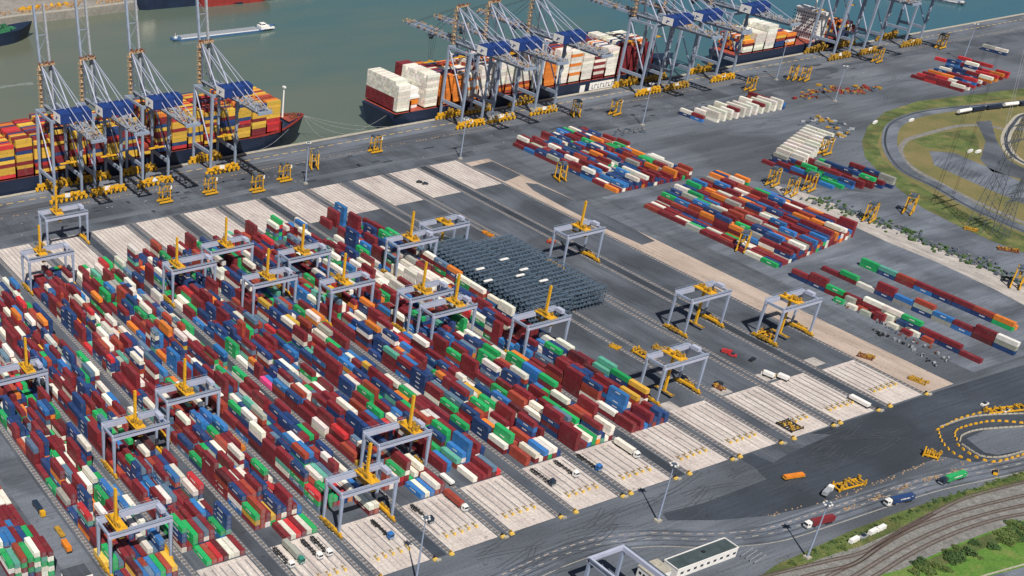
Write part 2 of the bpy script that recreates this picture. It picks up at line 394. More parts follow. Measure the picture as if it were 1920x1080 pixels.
# far right: fields inside the road loop
sheet('grass_field', px((2000, 158), (1925, 165), (1800, 180), (1720, 190), (1660, 210), (1628, 236), (1616, 265), (1622, 295), (1660, 335), (1720, 372), (1800, 410), (1870, 440), (2000, 480), (2600, 480), (2600, 158)), .05, 'grass_dry')
sheet('grass_strip', px((2000, 158), (1925, 165), (1800, 180), (1720, 190), (1660, 210), (1628, 236), (1616, 265), (1622, 295), (1660, 335), (1720, 372), (1762, 392), (1772, 378), (1735, 355), (1690, 330), (1655, 300), (1645, 270), (1652, 248), (1690, 220), (1760, 203), (1925, 180), (2000, 175)), .058, 'grass')
loop = smooth(px((2000, 184), (1925, 192), (1850, 199), (1780, 205), (1720, 215), (1680, 232), (1668, 255), (1672, 285), (1700, 320), (1760, 350), (1830, 390), (1925, 432), (2000, 460)))
struct('loop_road', ribbon(MB(), loop, 11, .07), 'road')
struct('loop_road_dark_strip', ribbon(MB(), offset(loop, -3), 1.6, .078), 'dark_asphalt')  # narrow dark asphalt strip along one side of the loop road
out = smooth(px((1560, 520), (1620, 300), (1598, 255), (1612, 225), (1660, 200), (1760, 176), (1925, 155), (2000, 150)))
struct('outer_road', ribbon(MB(), out[8:], 16, .02), 'apron')
br = smooth(px((1925, 240), (1890, 243), (1850, 236), (1800, 236), (1740, 250), (1700, 262)))
struct('rail_bed', ribbon(MB(), br, 5, .065), 'ballast')
by = smooth(px((2000, 215), (1925, 214), (1900, 232), (1886, 258), (1893, 285), (1925, 308), (1990, 330)))
struct('access_road', ribbon(MB(), by, 7, .075), 'cope')
struct('access_road_rail', ribbon(MB(), by, 2.6, .083), 'dark_asphalt')
sheet('gravel_junction', px((1830, 228), (1858, 226), (1868, 262), (1890, 300), (1925, 318), (1925, 338), (1860, 322), (1838, 300), (1848, 265)), .07, 'yard_asphalt')
sheet('paved_lot', px((1742, 283), (1790, 287), (1925, 345), (2000, 372), (2000, 420), (1925, 385), (1830, 345), (1752, 310)), .07, 'road')
mb = MB()
for i in range(26):
    a = G(1760+i*8, 292+i*3.2+2); b_ = G(1748+i*8, 302+i*3.4+6); mb.bar((a[0], a[1], .1), (b_[0], b_[1], .1), .35, .03)
tag(mb.build('lot_marking', 'dark_asphalt'), kind='structure')
sheet('yard_paving', [(46, 4), (200, 4), (260, 170), (140, 285), (46, 285)], .014, 'road')
sheet('storage_paving', px((1480, 175), (1600, 120), (1925, 75), (1925, 150), (1700, 178), (1640, 205)), .022, 'apron')
# scrubby earth strip right of the yard
sheet('earth_strip', px((1445, 345), (1520, 365), (1600, 395), (1700, 440), (1800, 482), (1925, 540), (1925, 575), (1860, 540), (1760, 493), (1660, 452), (1560, 405), (1470, 368)), .03, 'concrete_old')
sheet('grass_bank', px((1690, 330), (1740, 372), (1800, 395), (1860, 415), (1925, 445), (1990, 480), (1990, 510), (1925, 476), (1860, 452), (1800, 425), (1730, 390), (1680, 350)), .06, 'grass')
# worn tyre marks, repaired patches and drain covers on the asphalt
rt = random.Random(31); mb = MB(); m2 = MB(); m3 = MB()
def skid(x, y, ang, n, bend):
    pts = []
    for q in range(n):
        pts.append((x, y)); x += math.cos(ang)*4; y += math.sin(ang)*4; ang += bend
    for d in (-1, 1): ribbon(mb, offset(pts, d), .34, .05+rt.uniform(0, .01))
for _ in range(120): skid(rt.uniform(-380, 560), rt.uniform(406, 444), rt.uniform(-.12, .12), rt.randint(5, 14), rt.uniform(-.03, .03))
for _ in range(60): skid(rt.uniform(-300, 20), rt.uniform(-30, -4), rt.uniform(-.3, .3), rt.randint(4, 10), rt.uniform(-.09, .09))
for _ in range(34): skid(rt.uniform(27, 44), rt.uniform(10, 380), math.pi/2+rt.uniform(-.1, .1), rt.randint(4, 12), rt.uniform(-.03, .03))
for _ in range(46): skid(rt.choice((-118, -82, -49, -12))+rt.uniform(-8, 8), rt.uniform(55, 300), math.pi/2+rt.uniform(-.15, .15), rt.randint(4, 9), rt.uniform(-.03, .03))
for _ in range(60): skid(rt.uniform(50, 480), rt.uniform(290, 430), rt.uniform(-.5, .5), rt.randint(4, 12), rt.uniform(-.08, .08))
for _ in range(70):
    m2.box(rt.uniform(-380, 500), rt.uniform(404, 444), .042, rt.uniform(2, 12), rt.uniform(1.2, 5), .012, rz=rt.uniform(-.05, .05))
for _ in range(60):
    m3.box(rt.uniform(-380, 500), rt.choice((408, 425, 440))+rt.uniform(-1, 1), .055, 1.1, .9, .02)
tag(mb.build('tyre_mark', 'tyre_black'), kind='structure'); tag(m2.build('asphalt_repair', 'dark_asphalt'), kind='structure'); tag(m3.build('drain_cover', 'grey_part'), kind='structure')
struct('wake', ribbon(MB(), smooth(px((-60, 158), (0, 147), (30, 143), (62, 140))), 9, WZ+.03), 'wake')
sheet('grass_strip', px((1705, 262), (1760, 250), (1822, 242), (1834, 262), (1838, 292), (1790, 282), (1735, 276)), .062, 'grass')
struct('loop_track', ribbon(MB(), smooth(px((1700, 262), (1688, 282), (1705, 310), (1760, 342), (1830, 378), (1925, 420))), 4, .064), 'ballast')
# ------------------------------------------------------------------ containers
C = dict(m=(.185, .018, .025), r=(.31, .05, .03), R=(.5, .03, .035), n=(.015, .047, .155), b=(.03, .16, .42), w=(.74, .70, .62), g=(.015, .34, .1), t=(.1, .36, .27),
         o=(.68, .2, .03), p=(.75, .07, .25), y=(.62, .38, .05), s=(.1, .17, .25), k=(.33, .34, .3), d=(.09, .015, .02))
CN = dict(m='maroon', r='brick red', R='bright red', n='navy blue', b='blue', w='cream', g='green', t='pale green', o='orange', p='pink', y='yellow', s='slate blue', k='grey', d='dark brown')
MIX = 'm'*34+'r'*8+'n'*22+'b'*6+'w'*14+'g'*7+'t'*2+'o'*2+'s'*5+'y'*1+'R'*2+'k'*2+'d'*3
TH = 2.66
def jit(c, rnd):
    f = rnd.uniform(.78, 1.18); return tuple(min(.9, x*f*rnd.uniform(.95, 1.05)) for x in C[c])
S = []                                                              # photo pixels of container roofs and their colours
def smp(ox, oy, txt, z=4):
    for t in txt.split():
        c, a = t[0], t[1:].split(','); S.append((ox+float(a[0])/z, oy+float(a[1])/z, c))
smp(0, 540, 'o110,185 g215,130 r270,190 m325,120 m405,65 n500,115 m560,110 b600,30 o750,60 m840,145 g870,115 n940,110 n1050,185 m1010,70 m1110,50 w1170,40 n1250,125 w1325,110 w1380,70 m1480,80 w1560,30 g1460,145 n1690,130 w1810,205 m1890,150 w1570,230 b1520,260 g1440,275 w1310,220 m1140,260 w1185,245 o1240,265 o990,290 w915,310 w850,330 w830,215 w690,260 o565,210 n385,230 o300,220 m45,250 b150,270 m225,370 n170,430 w20,330 m490,310 n630,290 m730,350 m820,420 g620,480 R680,470 m500,410 w465,520 m560,500 t930,520 w1060,460 b1090,375 n1190,500 n1320,420 m1600,470 b1680,470 w1820,535 n1560,500 m600,620 s650,580 w680,585 m830,640 m900,660 m1000,600 w1080,590 g1670,610 g1800,610 m520,740 w560,720 w600,840 m650,820 w790,740 m750,830 m130,900 o175,900 m270,880 m340,760 w390,760 g425,910 n520,880 n610,960 w980,920 w1080,850 m1230,640 m1560,600 b1760,730 n1850,900 m1700,940 b1640,1000 b1520,990 m1520,900 m1860,740 m550,1040 g730,940 n560,1010 m60,770 w100,460 s60,510 m30,410')
smp(0, 810, 'm300,280 w205,90 s245,80 m400,90 m455,80 m560,80 w600,50 m740,120 g380,370 w485,350 m560,280 w620,330 o680,490 g770,440 R640,570 s580,590 n680,720 b920,540 w960,510 p1000,200 m930,180 m1090,220 m960,350 b1090,410 b1140,380 m1190,180 m1250,170 b1265,290 w1300,260 w1430,390 w1430,230 g1480,200 m1520,150 n1600,110 w1620,90 m1700,60 m1700,200 n1790,170 t1660,250 w1850,310 m1820,350 R1510,370 n1600,300 m1290,510 m1340,490 m1400,480 n1630,540 g1610,680 m1450,680 m1530,670 g1550,910 w1690,850 w1740,830 m1780,820 m1370,820 g1365,700 g1850,560 b1130,1000 g1190,990 w1250,970 y1285,960')
smp(480, 540, 'm60,60 g110,65 m180,60 n300,110 m390,110 w410,70 m130,160 w265,180 w245,230 m190,340 m345,310 w500,330 g560,400 o490,180 m590,240 b660,130 w790,195 o860,100 b990,150 m730,80 m760,230 m720,310 m870,280 m990,250 b1170,280 w1350,390 m1520,360 w1540,340 w1630,330 g1490,480 p1640,580 n1660,570 m1490,600 m1770,430 g1880,500 b1850,390 s1790,540 g1770,500 m1150,480 b1140,430 n1230,620 m1110,530 m910,630 o440,510 g420,640 n550,590 m610,550 b640,490 m760,550 n830,530 n930,510 p70,700 b130,700 m210,640 w340,740 m470,760 b570,750 n690,680 w700,870 g830,760 m790,800 m220,850 m420,880 n280,810 n140,900 n240,950 m350,920 m150,980 m610,940 w490,1020 g340,1040 b560,990 m740,1010 m830,960 b890,960 o1100,790 g1130,770 g1080,830 b1080,920 m950,880 w1190,910 m1290,850 s1510,820 g1490,880 m1350,740 m1450,960 m1440,1010 g1690,860 g1760,830 m1870,880 m1550,750 w1590,750 n1700,750 g1780,740 b1870,810 g1850,1040 w1740,1070')
smp(960, 540, 'b240,410 w250,360 m420,500 w390,400 m590,430 m540,520 b530,650 b620,620 m590,650 t760,560 g750,600 m170,560 m210,560 w250,560 g360,660 m280,690 m200,750 m130,790 m520,800 g410,890 b690,800 b790,770 y930,710 y860,760 m1000,910 b930,970 m1040,930 m340,920 w140,920 m90,960 g270,970 m600,980 w670,980 m450,1030 w80,620 g10,420 o60,490 m500,380')
smp(960, 810, 'r60,150 w140,110 b190,90 w240,70 m480,50 g620,30')
smp(480, 810, 'm600,290 w660,270 g150,190 w440,310 R400,430 m190,430 n130,500 y80,570 n150,520 g400,660 w340,670 m300,690 w255,720 m210,730 g260,210 g30,230 m430,170 m600,60 n520,100 w1170,265 y800,260 g1040,240 m1080,170 b1200,400 b1260,390 w1310,350 w1590,280 m1640,270 m1700,240 s1730,220 m1420,60 b1560,30 m1620,40 w1760,40 m1300,160')
smp(0, 270, 'o890,720 w985,750 g1080,710 m1180,700 r1160,740 m1330,670 m1430,690 m1290,780 m1110,810 g1225,820 g790,860 r870,850 w900,840 m300,1000 m350,940 o450,930 m500,940 n770,780 w1150,870 n1030,960 m1120,920 m660,1000 w740,920 n1530,600 n1690,600 m1610,690 g1520,750 w1670,670 m1900,600 w40,1010 b110,1020 w1870,870 w1640,1010 m1590,1010 g890,1010')
smp(480, 270, 'b610,430 m590,500 m520,560 m760,530 m950,570 m900,600 m860,560 g960,650 g1010,640 g1060,620 n730,640 n860,610 m660,640 m710,700 m870,680 g500,430 n250,490 g130,530 b350,590 w130,600 w340,640 m640,750 b830,750 g820,800 w830,880 w870,860 w980,950 w1040,920 w1200,920 w1050,1030 m920,770 m1690,1020 o1480,930 w1420,970 w460,950 w630,930 b680,900')
S += [(900, 540, 'm'), (985, 565, 'm'), (960, 585, 'b'), (930, 560, 'w'), (975, 600, 'm'), (860, 488, 'w'), (875, 520, 'w')]
POOL = []                                                           # every container: x, y, z, length, colour key, rz, shown-top, name of where it stands
rnd = random.Random(5)
PIT = 12.9; NB = 23; Y0 = 39.0
cell = {}
def hmean(k, j, i):
    if k == 6: return 3.1
    return 2.9
for k in range(-2, 7):
    nb = NB
    for j in range(nb):
        bayfull = rnd.random()
        for i in range(9):
            h = int(round(rnd.gauss(2.9, 1.5)));
            if j == 0: h = min(h, rnd.choice((1, 2, 2, 3)))
            if j == 1: h = min(h, rnd.choice((2, 3, 3, 4)))
            if j >= NB-2: h = rnd.choice((1, 1, 2, 2, 3, 0))
            h = max(0 if rnd.random() < .35 else 1, min(5, h))
            # bays standing (partly) empty in the photo
            if k == -2 and j == 0 and i < 0: h = 0
            if k == 0 and j == 0: h = 0 if i < 4 else 1
            if k == -1 and j == 0: h = 0 if i < 3 else 1
            if k in (3,) and j == 0: h = 0 if i < 3 else 1
            if k == 2 and j == 0 and i < 5: h = 0
            if k == 4 and j == 0 and i < 4: h = 0
            if k == 1 and j == 0: h = 2 if i > 6 else 0
            if k == 6 and j > 18: h = 0 if j > 20 else min(h, 1)
            cell[k, i, j] = [h, None]
for (u, v, c) in S:
    best = None
    for h in (5, 4, 3, 2, 1):
        p = G(u, v, h*TH+.1)
        j = (p[1]-Y0-6.1)/PIT; jr = round(j)
        for k in range(-2, 7):
            i = (p[0]-XL[k])/2.755-.5; ir = round(i)
            if -1 < i < 9.0 and 0 <= min(8, max(0, ir)) <= 8 and 0 <= jr < NB:
                ir = min(8, max(0, ir))
                e = abs(j-jr)*3+abs(i-ir)+abs(h-3)*.12
                if cell[k, ir, jr][1]: e += 3
                if best is None or e < best[0]: best = (e, k, ir, jr, h)
    if best: cell[best[1:4]] = [best[4], c]
for (k, i, j, h) in [(6, i, 13, 5) for i in range(0, 3)]+[(6, i, 14, 4) for i in range(0, 3)]+[(6, i, 13, 2) for i in range(4, 8)]+[(5, i, 14, 3) for i in (5, 6, 7)]+[(5, 8, 14, 4), (5, 7, 15, 3), (5, 8, 15, 3), (6, 0, 15, 3), (6, 1, 15, 3), (6, 6, 14, 1), (6, 5, 14, 2)]: cell[k, i, j] = [h, 'w']
for (k, i, j), (h, c) in sorted(cell.items()):
    x = XL[k]+(i+.5)*2.755; y = Y0+6.1+j*PIT
    if h == 0: continue
    twin = (c is None and rnd.random() < .16)
    same = rnd.random() < .4; c0 = c or rnd.choice(MIX)
    for t in range(h):
        cc = c0 if (t == h-1 or (same and c0 in 'mnbgr') or (c == 'w' and 12 < j < 16 and k > 4)) else rnd.choice(MIX)
        wh = (k, i, j, t, h)
        if twin:
            for s in (-1, 1): POOL.append([x+rnd.uniform(-.06, .06), y+s*3.12, t*TH, 6.06, cc if s < 0 else rnd.choice(MIX), 0, t == h-1, wh, s])
        else:
            POOL.append([x+rnd.uniform(-.08, .08), y+rnd.uniform(-.15, .15), t*TH, 12.1, cc, 0, t == h-1, wh, 0])
def row(x, y, cols, where, z0=0, dy=12.5, dx=0.0, ln=12.1, rz=0.0):      # a row running away from the front; each word is one stack, bottom first
    ux, uy = -math.sin(rz), math.cos(rz)
    for n, st in enumerate(cols.split()):
        if st == '-': continue
        for t, c in enumerate(st):
            POOL.append([x+ux*dy*(n+.5)+dx*n, y+uy*dy*(n+.5), z0+t*TH, ln, c, rz, t == len(st)-1, (where, n, t, len(st)), 0])
row(58.4, 8.3, 'm nm nm kng mkw dmw mm mg nmm nm', 'front container row')
row(55.2, 34, 'r w kn ww m r kk', 'second front row', dy=8.5, ln=6.1)
row(53, 45, 'm w mm k w g', 'low row of boxes', dy=9, ln=6.1)
row(83.6, 6.2, 'nkw dmm bm kb nkr kb nmm w mg m', 'tall middle row')
row(110.3, 25, 'go nr nm nm bm mr nt gg', 'back container row')
row(113.2, 25, 'o r m R m', 'back container row edge')
for n in range(12):                                                 # storage group between the fields and the strip
    x0 = 62+n*5.9
    st = ' '.join(''.join(rnd.choice('mmmmmnnnbrwwgok') for _ in range(rnd.choice((1, 2, 2, 3)))) for _ in range(9))
    row(x0, 286-n*.2, st, 'northern storage rows %d' % n); row(x0+2.7, 286-n*.2, ' '.join(''.join(rnd.choice('mmmrnnmmwnbmg') for _ in range(rnd.choice((1, 2, 3)))) for _ in range(9)), 'northern storage rows %d' % (n+20))
for n in range(13):
    x0 = 60+n*6.7; y0 = 145+n*1.0
    for q in (0, 2.7):
        row(x0+q, y0, ' '.join(''.join(rnd.choice('mmmmmnnnbrrwmgokmw') for _ in range(rnd.choice((2, 3, 3, 4)) if n > 1 else 1)) for _ in range(9)), 'central storage rows %d' % (n*2+(q > 0)))
for n in range(7):
    row(205+n*6.5, 222+n*-3, ' '.join(''.join(rnd.choice('mmnngbmk') for _ in range(rnd.choice((1, 2, 3)))) for _ in range(5)), 'eastern storage rows %d' % n)
for n in range(11): row(247+n*7.2, 366, 'www ww' if n % 4 < 3 else 'wwm www', 'white container stack %d' % n, dy=13)
for n in range(10): row(222+n*7, 262+n*3, 'www www', 'white container pile %d' % n, dy=13)
row(236, 372, 'bm nw', 'corner stack'); row(322, 366, 'nb mm rm', 'corner stack end')
for n in range(9): row(500+n*9, 330+n*1, ' '.join(''.join(rnd.choice('mmmRnnbwwo') for _ in range(rnd.choice((1, 1, 2, 3)))) for _ in range(4)), 'far storage rows %d' % n)
row(570, 395, 'R', 'lone far box'); row(640, 385, 'nw nk', 'far white stack'); row(590, 365, 'R m', 'far red pair')
for n in range(7):                                                  # other yard at the lower left, stacks across the road
    hs = [5, 5, 5, 4, 4, 3, 3][n]
    xx = -468.5-n*2.65
    row(xx, 62+n*1.0, ('gwgwm', 'wwgtm', 'mtwgw', 'ngmgw', 'wmgr', 'gwt', 'mwg')[n][:hs] + ' ' + ''.join(rnd.choice('mbwgn') for _ in range(4)) + ' ' + 'mbmnwbm'[n]*1 + rnd.choice('mb') + ' wm mw mr nb mm', 'stack row beyond the west road %d' % n, dy=12.8)
# colours of the bottom left wall as photographed
def size_px(c):
    u, v, d = PR(c[0], c[1], c[2]+1); return u, v, d
stacks = {}
for c in POOL:
    if isinstance(c[7][0], int): stacks[c[7][:3]] = c[7][4]
def exposed(c):
    if not isinstance(c[7][0], int): return c[6] or c[7][1] == 0
    k, i, j, t, h = c[7]
    if t == h-1: return True
    return stacks.get((k, i, j-1), 0) <= t or (stacks.get((k, i-1, j), 0) <= t and i % 9 == 0)
cand = []
for n, c in enumerate(POOL):
    u, v, d = size_px(c)
    if -12 < u < 1932 and -12 < v < 1092 and exposed(c): cand.append((d/(c[3]**.3), n))
cand.sort(); chosen = set(n for _, n in cand[:300])
# one detailed container, copied for the 300 that show largest
def container_body(ln):
    mb = MB(); W, H = 2.42, 2.56
    mb.box(0, 0, H/2, W-.08, ln-.08, H-.06)
    for sx in (-1, 1):
        for sy in (-1, 1): mb.box(sx*(W/2-.06), sy*(ln/2-.06), H/2, .16, .16, H)
        mb.box(sx*(W/2-.05), 0, .1, .12, ln-.3, .18); mb.box(sx*(W/2-.05), 0, H-.07, .12, ln-.3, .14)
        n = int(ln/1.2)
        for q in range(n): mb.box(sx*(W/2-.035), -ln/2+.6+q*(ln-1.2)/(n-1), H/2, .06, .5, H-.4)
    return mb
def door_mb(ln):
    mb = MB()
    for x in (-.82, -.32, .32, .82): mb.box(x, -ln/2-.02, 1.28, .07, .08, 2.3)
    mb.box(0, -ln/2+.0, 1.28, .05, .1, 2.4)
    return mb
def mark_mb(ln):
    mb = MB(); r = random.Random(3)
    for s in (-1, 1):
        x = -ln*.16
        for q in range(7):
            l = r.uniform(.35, .75); mb.box(s*1.245, x, 1.55, .03, l, .75 if q % 2 else .5); x += l+.18
        mb.box(s*1.245, ln*.36, 2.1, .03, 1.2, .2)
    return mb
proto = {}
for ln in (12.1, 6.06, 6.1):
    bm_ = container_body(ln).build('shipping_container', 'container_paint')
    d_ = door_mb(ln).build('door', 'grey_part', bm_); mk = mark_mb(ln).build('side_marking', 'white_paint', bm_)
    proto[ln] = (bm_, d_.data, mk.data); bpy.data.objects.remove(d_); bpy.data.objects.remove(mk)
def ordn(n): return ORD[n] if n < len(ORD) else 'far'
used = {}
SIZE = {12.1: '', 6.06: 'short ', 6.1: 'short '}
for n in sorted(chosen):
    x, y, z, ln, c, rz, top, wh, half = POOL[n]
    bm_, dm, mm = proto[ln]
    o = bm_.copy(); COL.objects.link(o); o.location = (x, y, z+.05); o.rotation_euler.z = rz
    o.color = (*jit(c, rnd), 1)
    if isinstance(wh[0], int):
        k, i, j, t, h = wh
        lv = {0: 'on the ground', 1: 'on second tier', 2: 'on third tier', 3: 'on fourth tier', 4: 'on fifth tier'}[t]
        lb = f'{SIZE[ln]}{CN[c]} container {lv}, {ordn(i)} row, {ordn(j)} bay, {BN[k]}'
        if half > 0: lb = lb.replace('short ', 'rear short ')
    else:
        lv = {0: 'bottom', 1: 'second tier', 2: 'third tier', 3: 'fourth tier', 4: 'fifth tier'}[wh[2]]
        nm = wh[0].rsplit(' ', 1)
        if nm[1].isdigit(): nm = f'{ordn(int(nm[1]))} of the {nm[0].rstrip("s")}s'
        else: nm = wh[0]
        lb = f'{CN[c]} container, {lv}, {ordn(wh[1])} stack from the front, {nm}'
    ws = lb.split()
    if len(ws) > 16: lb = lb.replace(' of the ', ' ').replace(' from the front', ' back').replace('on the ground', 'at ground')
    tag(o, lb, 'container', 'shipping containers in the yard'); used[lb] = used.get(lb, 0)+1
    d = bpy.data.objects.new('door', dm); COL.objects.link(d); d.parent = o
    if c in 'nbgsR' or (c in 'mt' and rnd.random() < .25):
        d = bpy.data.objects.new('side_marking', mm); COL.objects.link(d); d.parent = o
for v_ in proto.values(): bpy.data.objects.remove(v_[0])
mb = MB(); mk = MB()
for n, (x, y, z, ln, c, rz, top, wh, half) in enumerate(POOL):
    if n in chosen: continue
    cc = jit(c, rnd); mb.box(x, y, z+1.33, 2.42, ln, 2.55, cc, rz)
    if c in 'nbgs' and rnd.random() < .7 and rz == 0:
        yy = y-1.6
        for q in range(4): mk.box(x-1.22, yy, z+1.6, .05, .6, .6); yy += .85
o = mb.build('shipping_container_stacks', 'container_paint_joined')
tag(o, 'many stacked shipping containers filling the rest of the yard', 'containers', kind='stuff')
o = mk.build('side_marking', 'white_paint', o); o['kind'] = 'stuff'

# ------------------------------------------------------------------ automatic stacking cranes
def asc(style):
    t = thing('stacking_crane', 'grey stacking crane', 'gantry crane', group='grey stacking cranes over the container blocks')
    Hb = 21.4; X = 14.2; Yb = 6.0
    for s in (-1, 1):
        b_ = MB().box(0, s*Yb, Hb+.9, 2*X+1.6, 1.35, 2.6)
        g = b_.build('main_beam', 'lavender', t)
        mb = MB().box(0, s*(Yb+.9), Hb+2.3, 2*X+1, .9, .12)
        for q in range(11): mb.box(-X+q*2*X/10, s*(Yb+1.3), Hb+2.85, .09, .09, 1.1)
        mb.box(0, s*(Yb+1.3), Hb+3.4, 2*X+1, .1, .1); mb.build('walkway', 'steel_grey', g)
        MB().box(0, s*(Yb-.1), Hb+2.25, 2*X, .22, .16).build('trolley_rail', 'steel_dark', g)
    for sx in (-1, 1):
        for sy in (-1, 1):
            p = [(sx*X+a*.9, sy*(Yb+.3)+b_*.75, 2.6) for a, b_ in ((-1, -1), (1, -1), (1, 1), (-1, 1))]+[(sx*X+a*.75, sy*Yb+b_*.55, Hb) for a, b_ in ((-1, -1), (1, -1), (1, 1), (-1, 1))]
            p = [(sx*X+a*.45, sy*(Yb+.3)+b_*.4, 2.6) for a, b_ in ((-1, -1), (1, -1), (1, 1), (-1, 1))]+[(sx*X+a*.8, sy*Yb+b_*.57, Hb) for a, b_ in ((-1, -1), (1, -1), (1, 1), (-1, 1))]
            MB().hexa(p).build('leg', 'asc_grey', t)
        mb = MB().box(sx*X, 0, 2.2, 1.1, 15.5, 1.1)
        s_ = mb.build('sill_beam', 'yellow', t)
        mb = MB()
        for y in (-8.2, -6.4, -4.4, 4.4, 6.4, 8.2): mb.tube((sx*X-.35, y, .75), (sx*X+.35, y, .75), .42, n=8).box(sx*X, y, 1.3, 1.2, 1.5, .7)
        mb.build('wheel_bogie', 'yellow_dirty', s_)
        mb = MB()
        for q, y in enumerate((-2.5, 0, 2.5)): mb.box(sx*X+sx*.9, y, 2.6, .9, 1.6, 1.8+.3*q)
        mb.build('drive_cabinet', 'yellow_dirty', s_)
        MB().box(sx*X, 0, Hb+.9, .9, 2*Yb-1.2, 1.3).build('end_tie', 'asc_grey', t)
    MB().box(X-1.6, 0, Hb+2.9, 2.4, 5, 2.0).build('switch_room', 'lavender', t)
    return t
def trolley(up, fx):
    x = -11+fx*22; Hb = 21.4
    mb = MB().box(x, 0, Hb+2.6, 5.2, 12.6, .5)
    for sy in (-1, 1):
        for sx in (-1, 1): mb.box(x+sx*2, sy*5.9, Hb+2.4, 1, 1.4, .7)
    r = random.Random(int(fx*97))
    f = mb
    parts = [('trolley_frame', mb, 'yellow')]
    mb = MB()
    for q in range(9): mb.box(x+r.uniform(-2.2, 2.2), r.uniform(-5, 5), Hb+3.4+r.uniform(0, .8), r.uniform(.6, 1.5), r.uniform(.8, 2), r.uniform(.8, 2.2))
    parts.append(('hoist_machinery', mb, 'yellow_dirty'))
    mb = MB()
    for sx in (-1, 1):
        for sy in (-1, 1): mb.bar((x+sx*2.4, sy*5.9, Hb+3), (x+sx*2.4, sy*5.9, Hb+4.2), .1); mb.bar((x+sx*2.4, -5.9, Hb+4.2), (x+sx*2.4, 5.9, Hb+4.2), .1)
    parts.append(('railing', mb, 'tan_part'))
    z0, z1 = (Hb+1.5, Hb+19.5) if up else (2.8, Hb+4.5)
    mb = MB().box(x, .4, (z0+z1)/2, 1.15, 1.15, z1-z0)
    parts.append(('hoist_mast', mb, 'yellow'))
    mb = MB().box(x, .4, z0-.4 if not up else Hb-2.0, 1.6, 11.8, .5)
    zz = z0-.4 if not up else Hb-2.0
    for sy in (-1, 1): mb.box(x, .4+sy*5.7, zz, 2.5, .5, .5)
    if up: mb.box(x, .4, Hb-.4, 1, 1, 3)
    parts.append(('spreader', mb, 'yellow_dirty'))
    return parts
protoA = asc(0)
CR = [(-2, 50, 1, .12, 'in front of the yellow bus'), (-1, 118, 1, .5, 'left of the pink container'), (0, 135, 1, .42, 'over the third block from left'), (-2, 190, 1, .78, 'at the left photo edge'),
      (0, 320, 1, .3, 'by the bare quay-side pad'), (1, 374, 1, .3, 'nearest the quay road'), (2, 267, 1, .12, 'left of two crossing cranes'), (3, 280, 1, .45, 'touching its left neighbour'),
      (3, 229, 1, .42, 'with mast before navy stacks'), (4, 250, 1, .42, 'behind the maroon stack pile'), (4, 204, 1, .38, 'left of white reefers'), (6, 237, 1, .45, 'behind the white reefer stacks'),
      (7, 248, 0, .5, 'left of the dark racks, spreader lowered'), (5, 174, 1, .42, 'in front of the tall reefers'), (5, 153, 1, .72, 'just before another crane, mast right'), (6, 119, 1, .62, 'in front of the dark racks'),
      (9, 203, 1, .55, 'alone behind the racks'), (9, 103, 0, .55, 'on empty asphalt, spreader lowered'), (10, 73, 0, .4, 'beside the tan strip'), (7, 54, 0, .4, 'before the empty pads, beside yellow boxes'),
      (2, 57, 1, .82, 'above the front maroon containers'), (1, 32, 1, .62, 'over the blue cab pad')]
for n, (k, y, up, fx, txt) in enumerate(CR):
    xc = XL[k]+BW/2
    o = copy_tree(protoA, (xc, y+6, 0), 0, ('grey stacking crane with raised yellow mast ' if up else 'grey stacking crane ')+txt)
    for nm, mbb, mt_ in trolley(up, fx): mbb.build(nm, mt_, o)
def kill(o):
    for c_ in list(o.children): kill(c_)
    bpy.data.objects.remove(o)
kill(protoA)
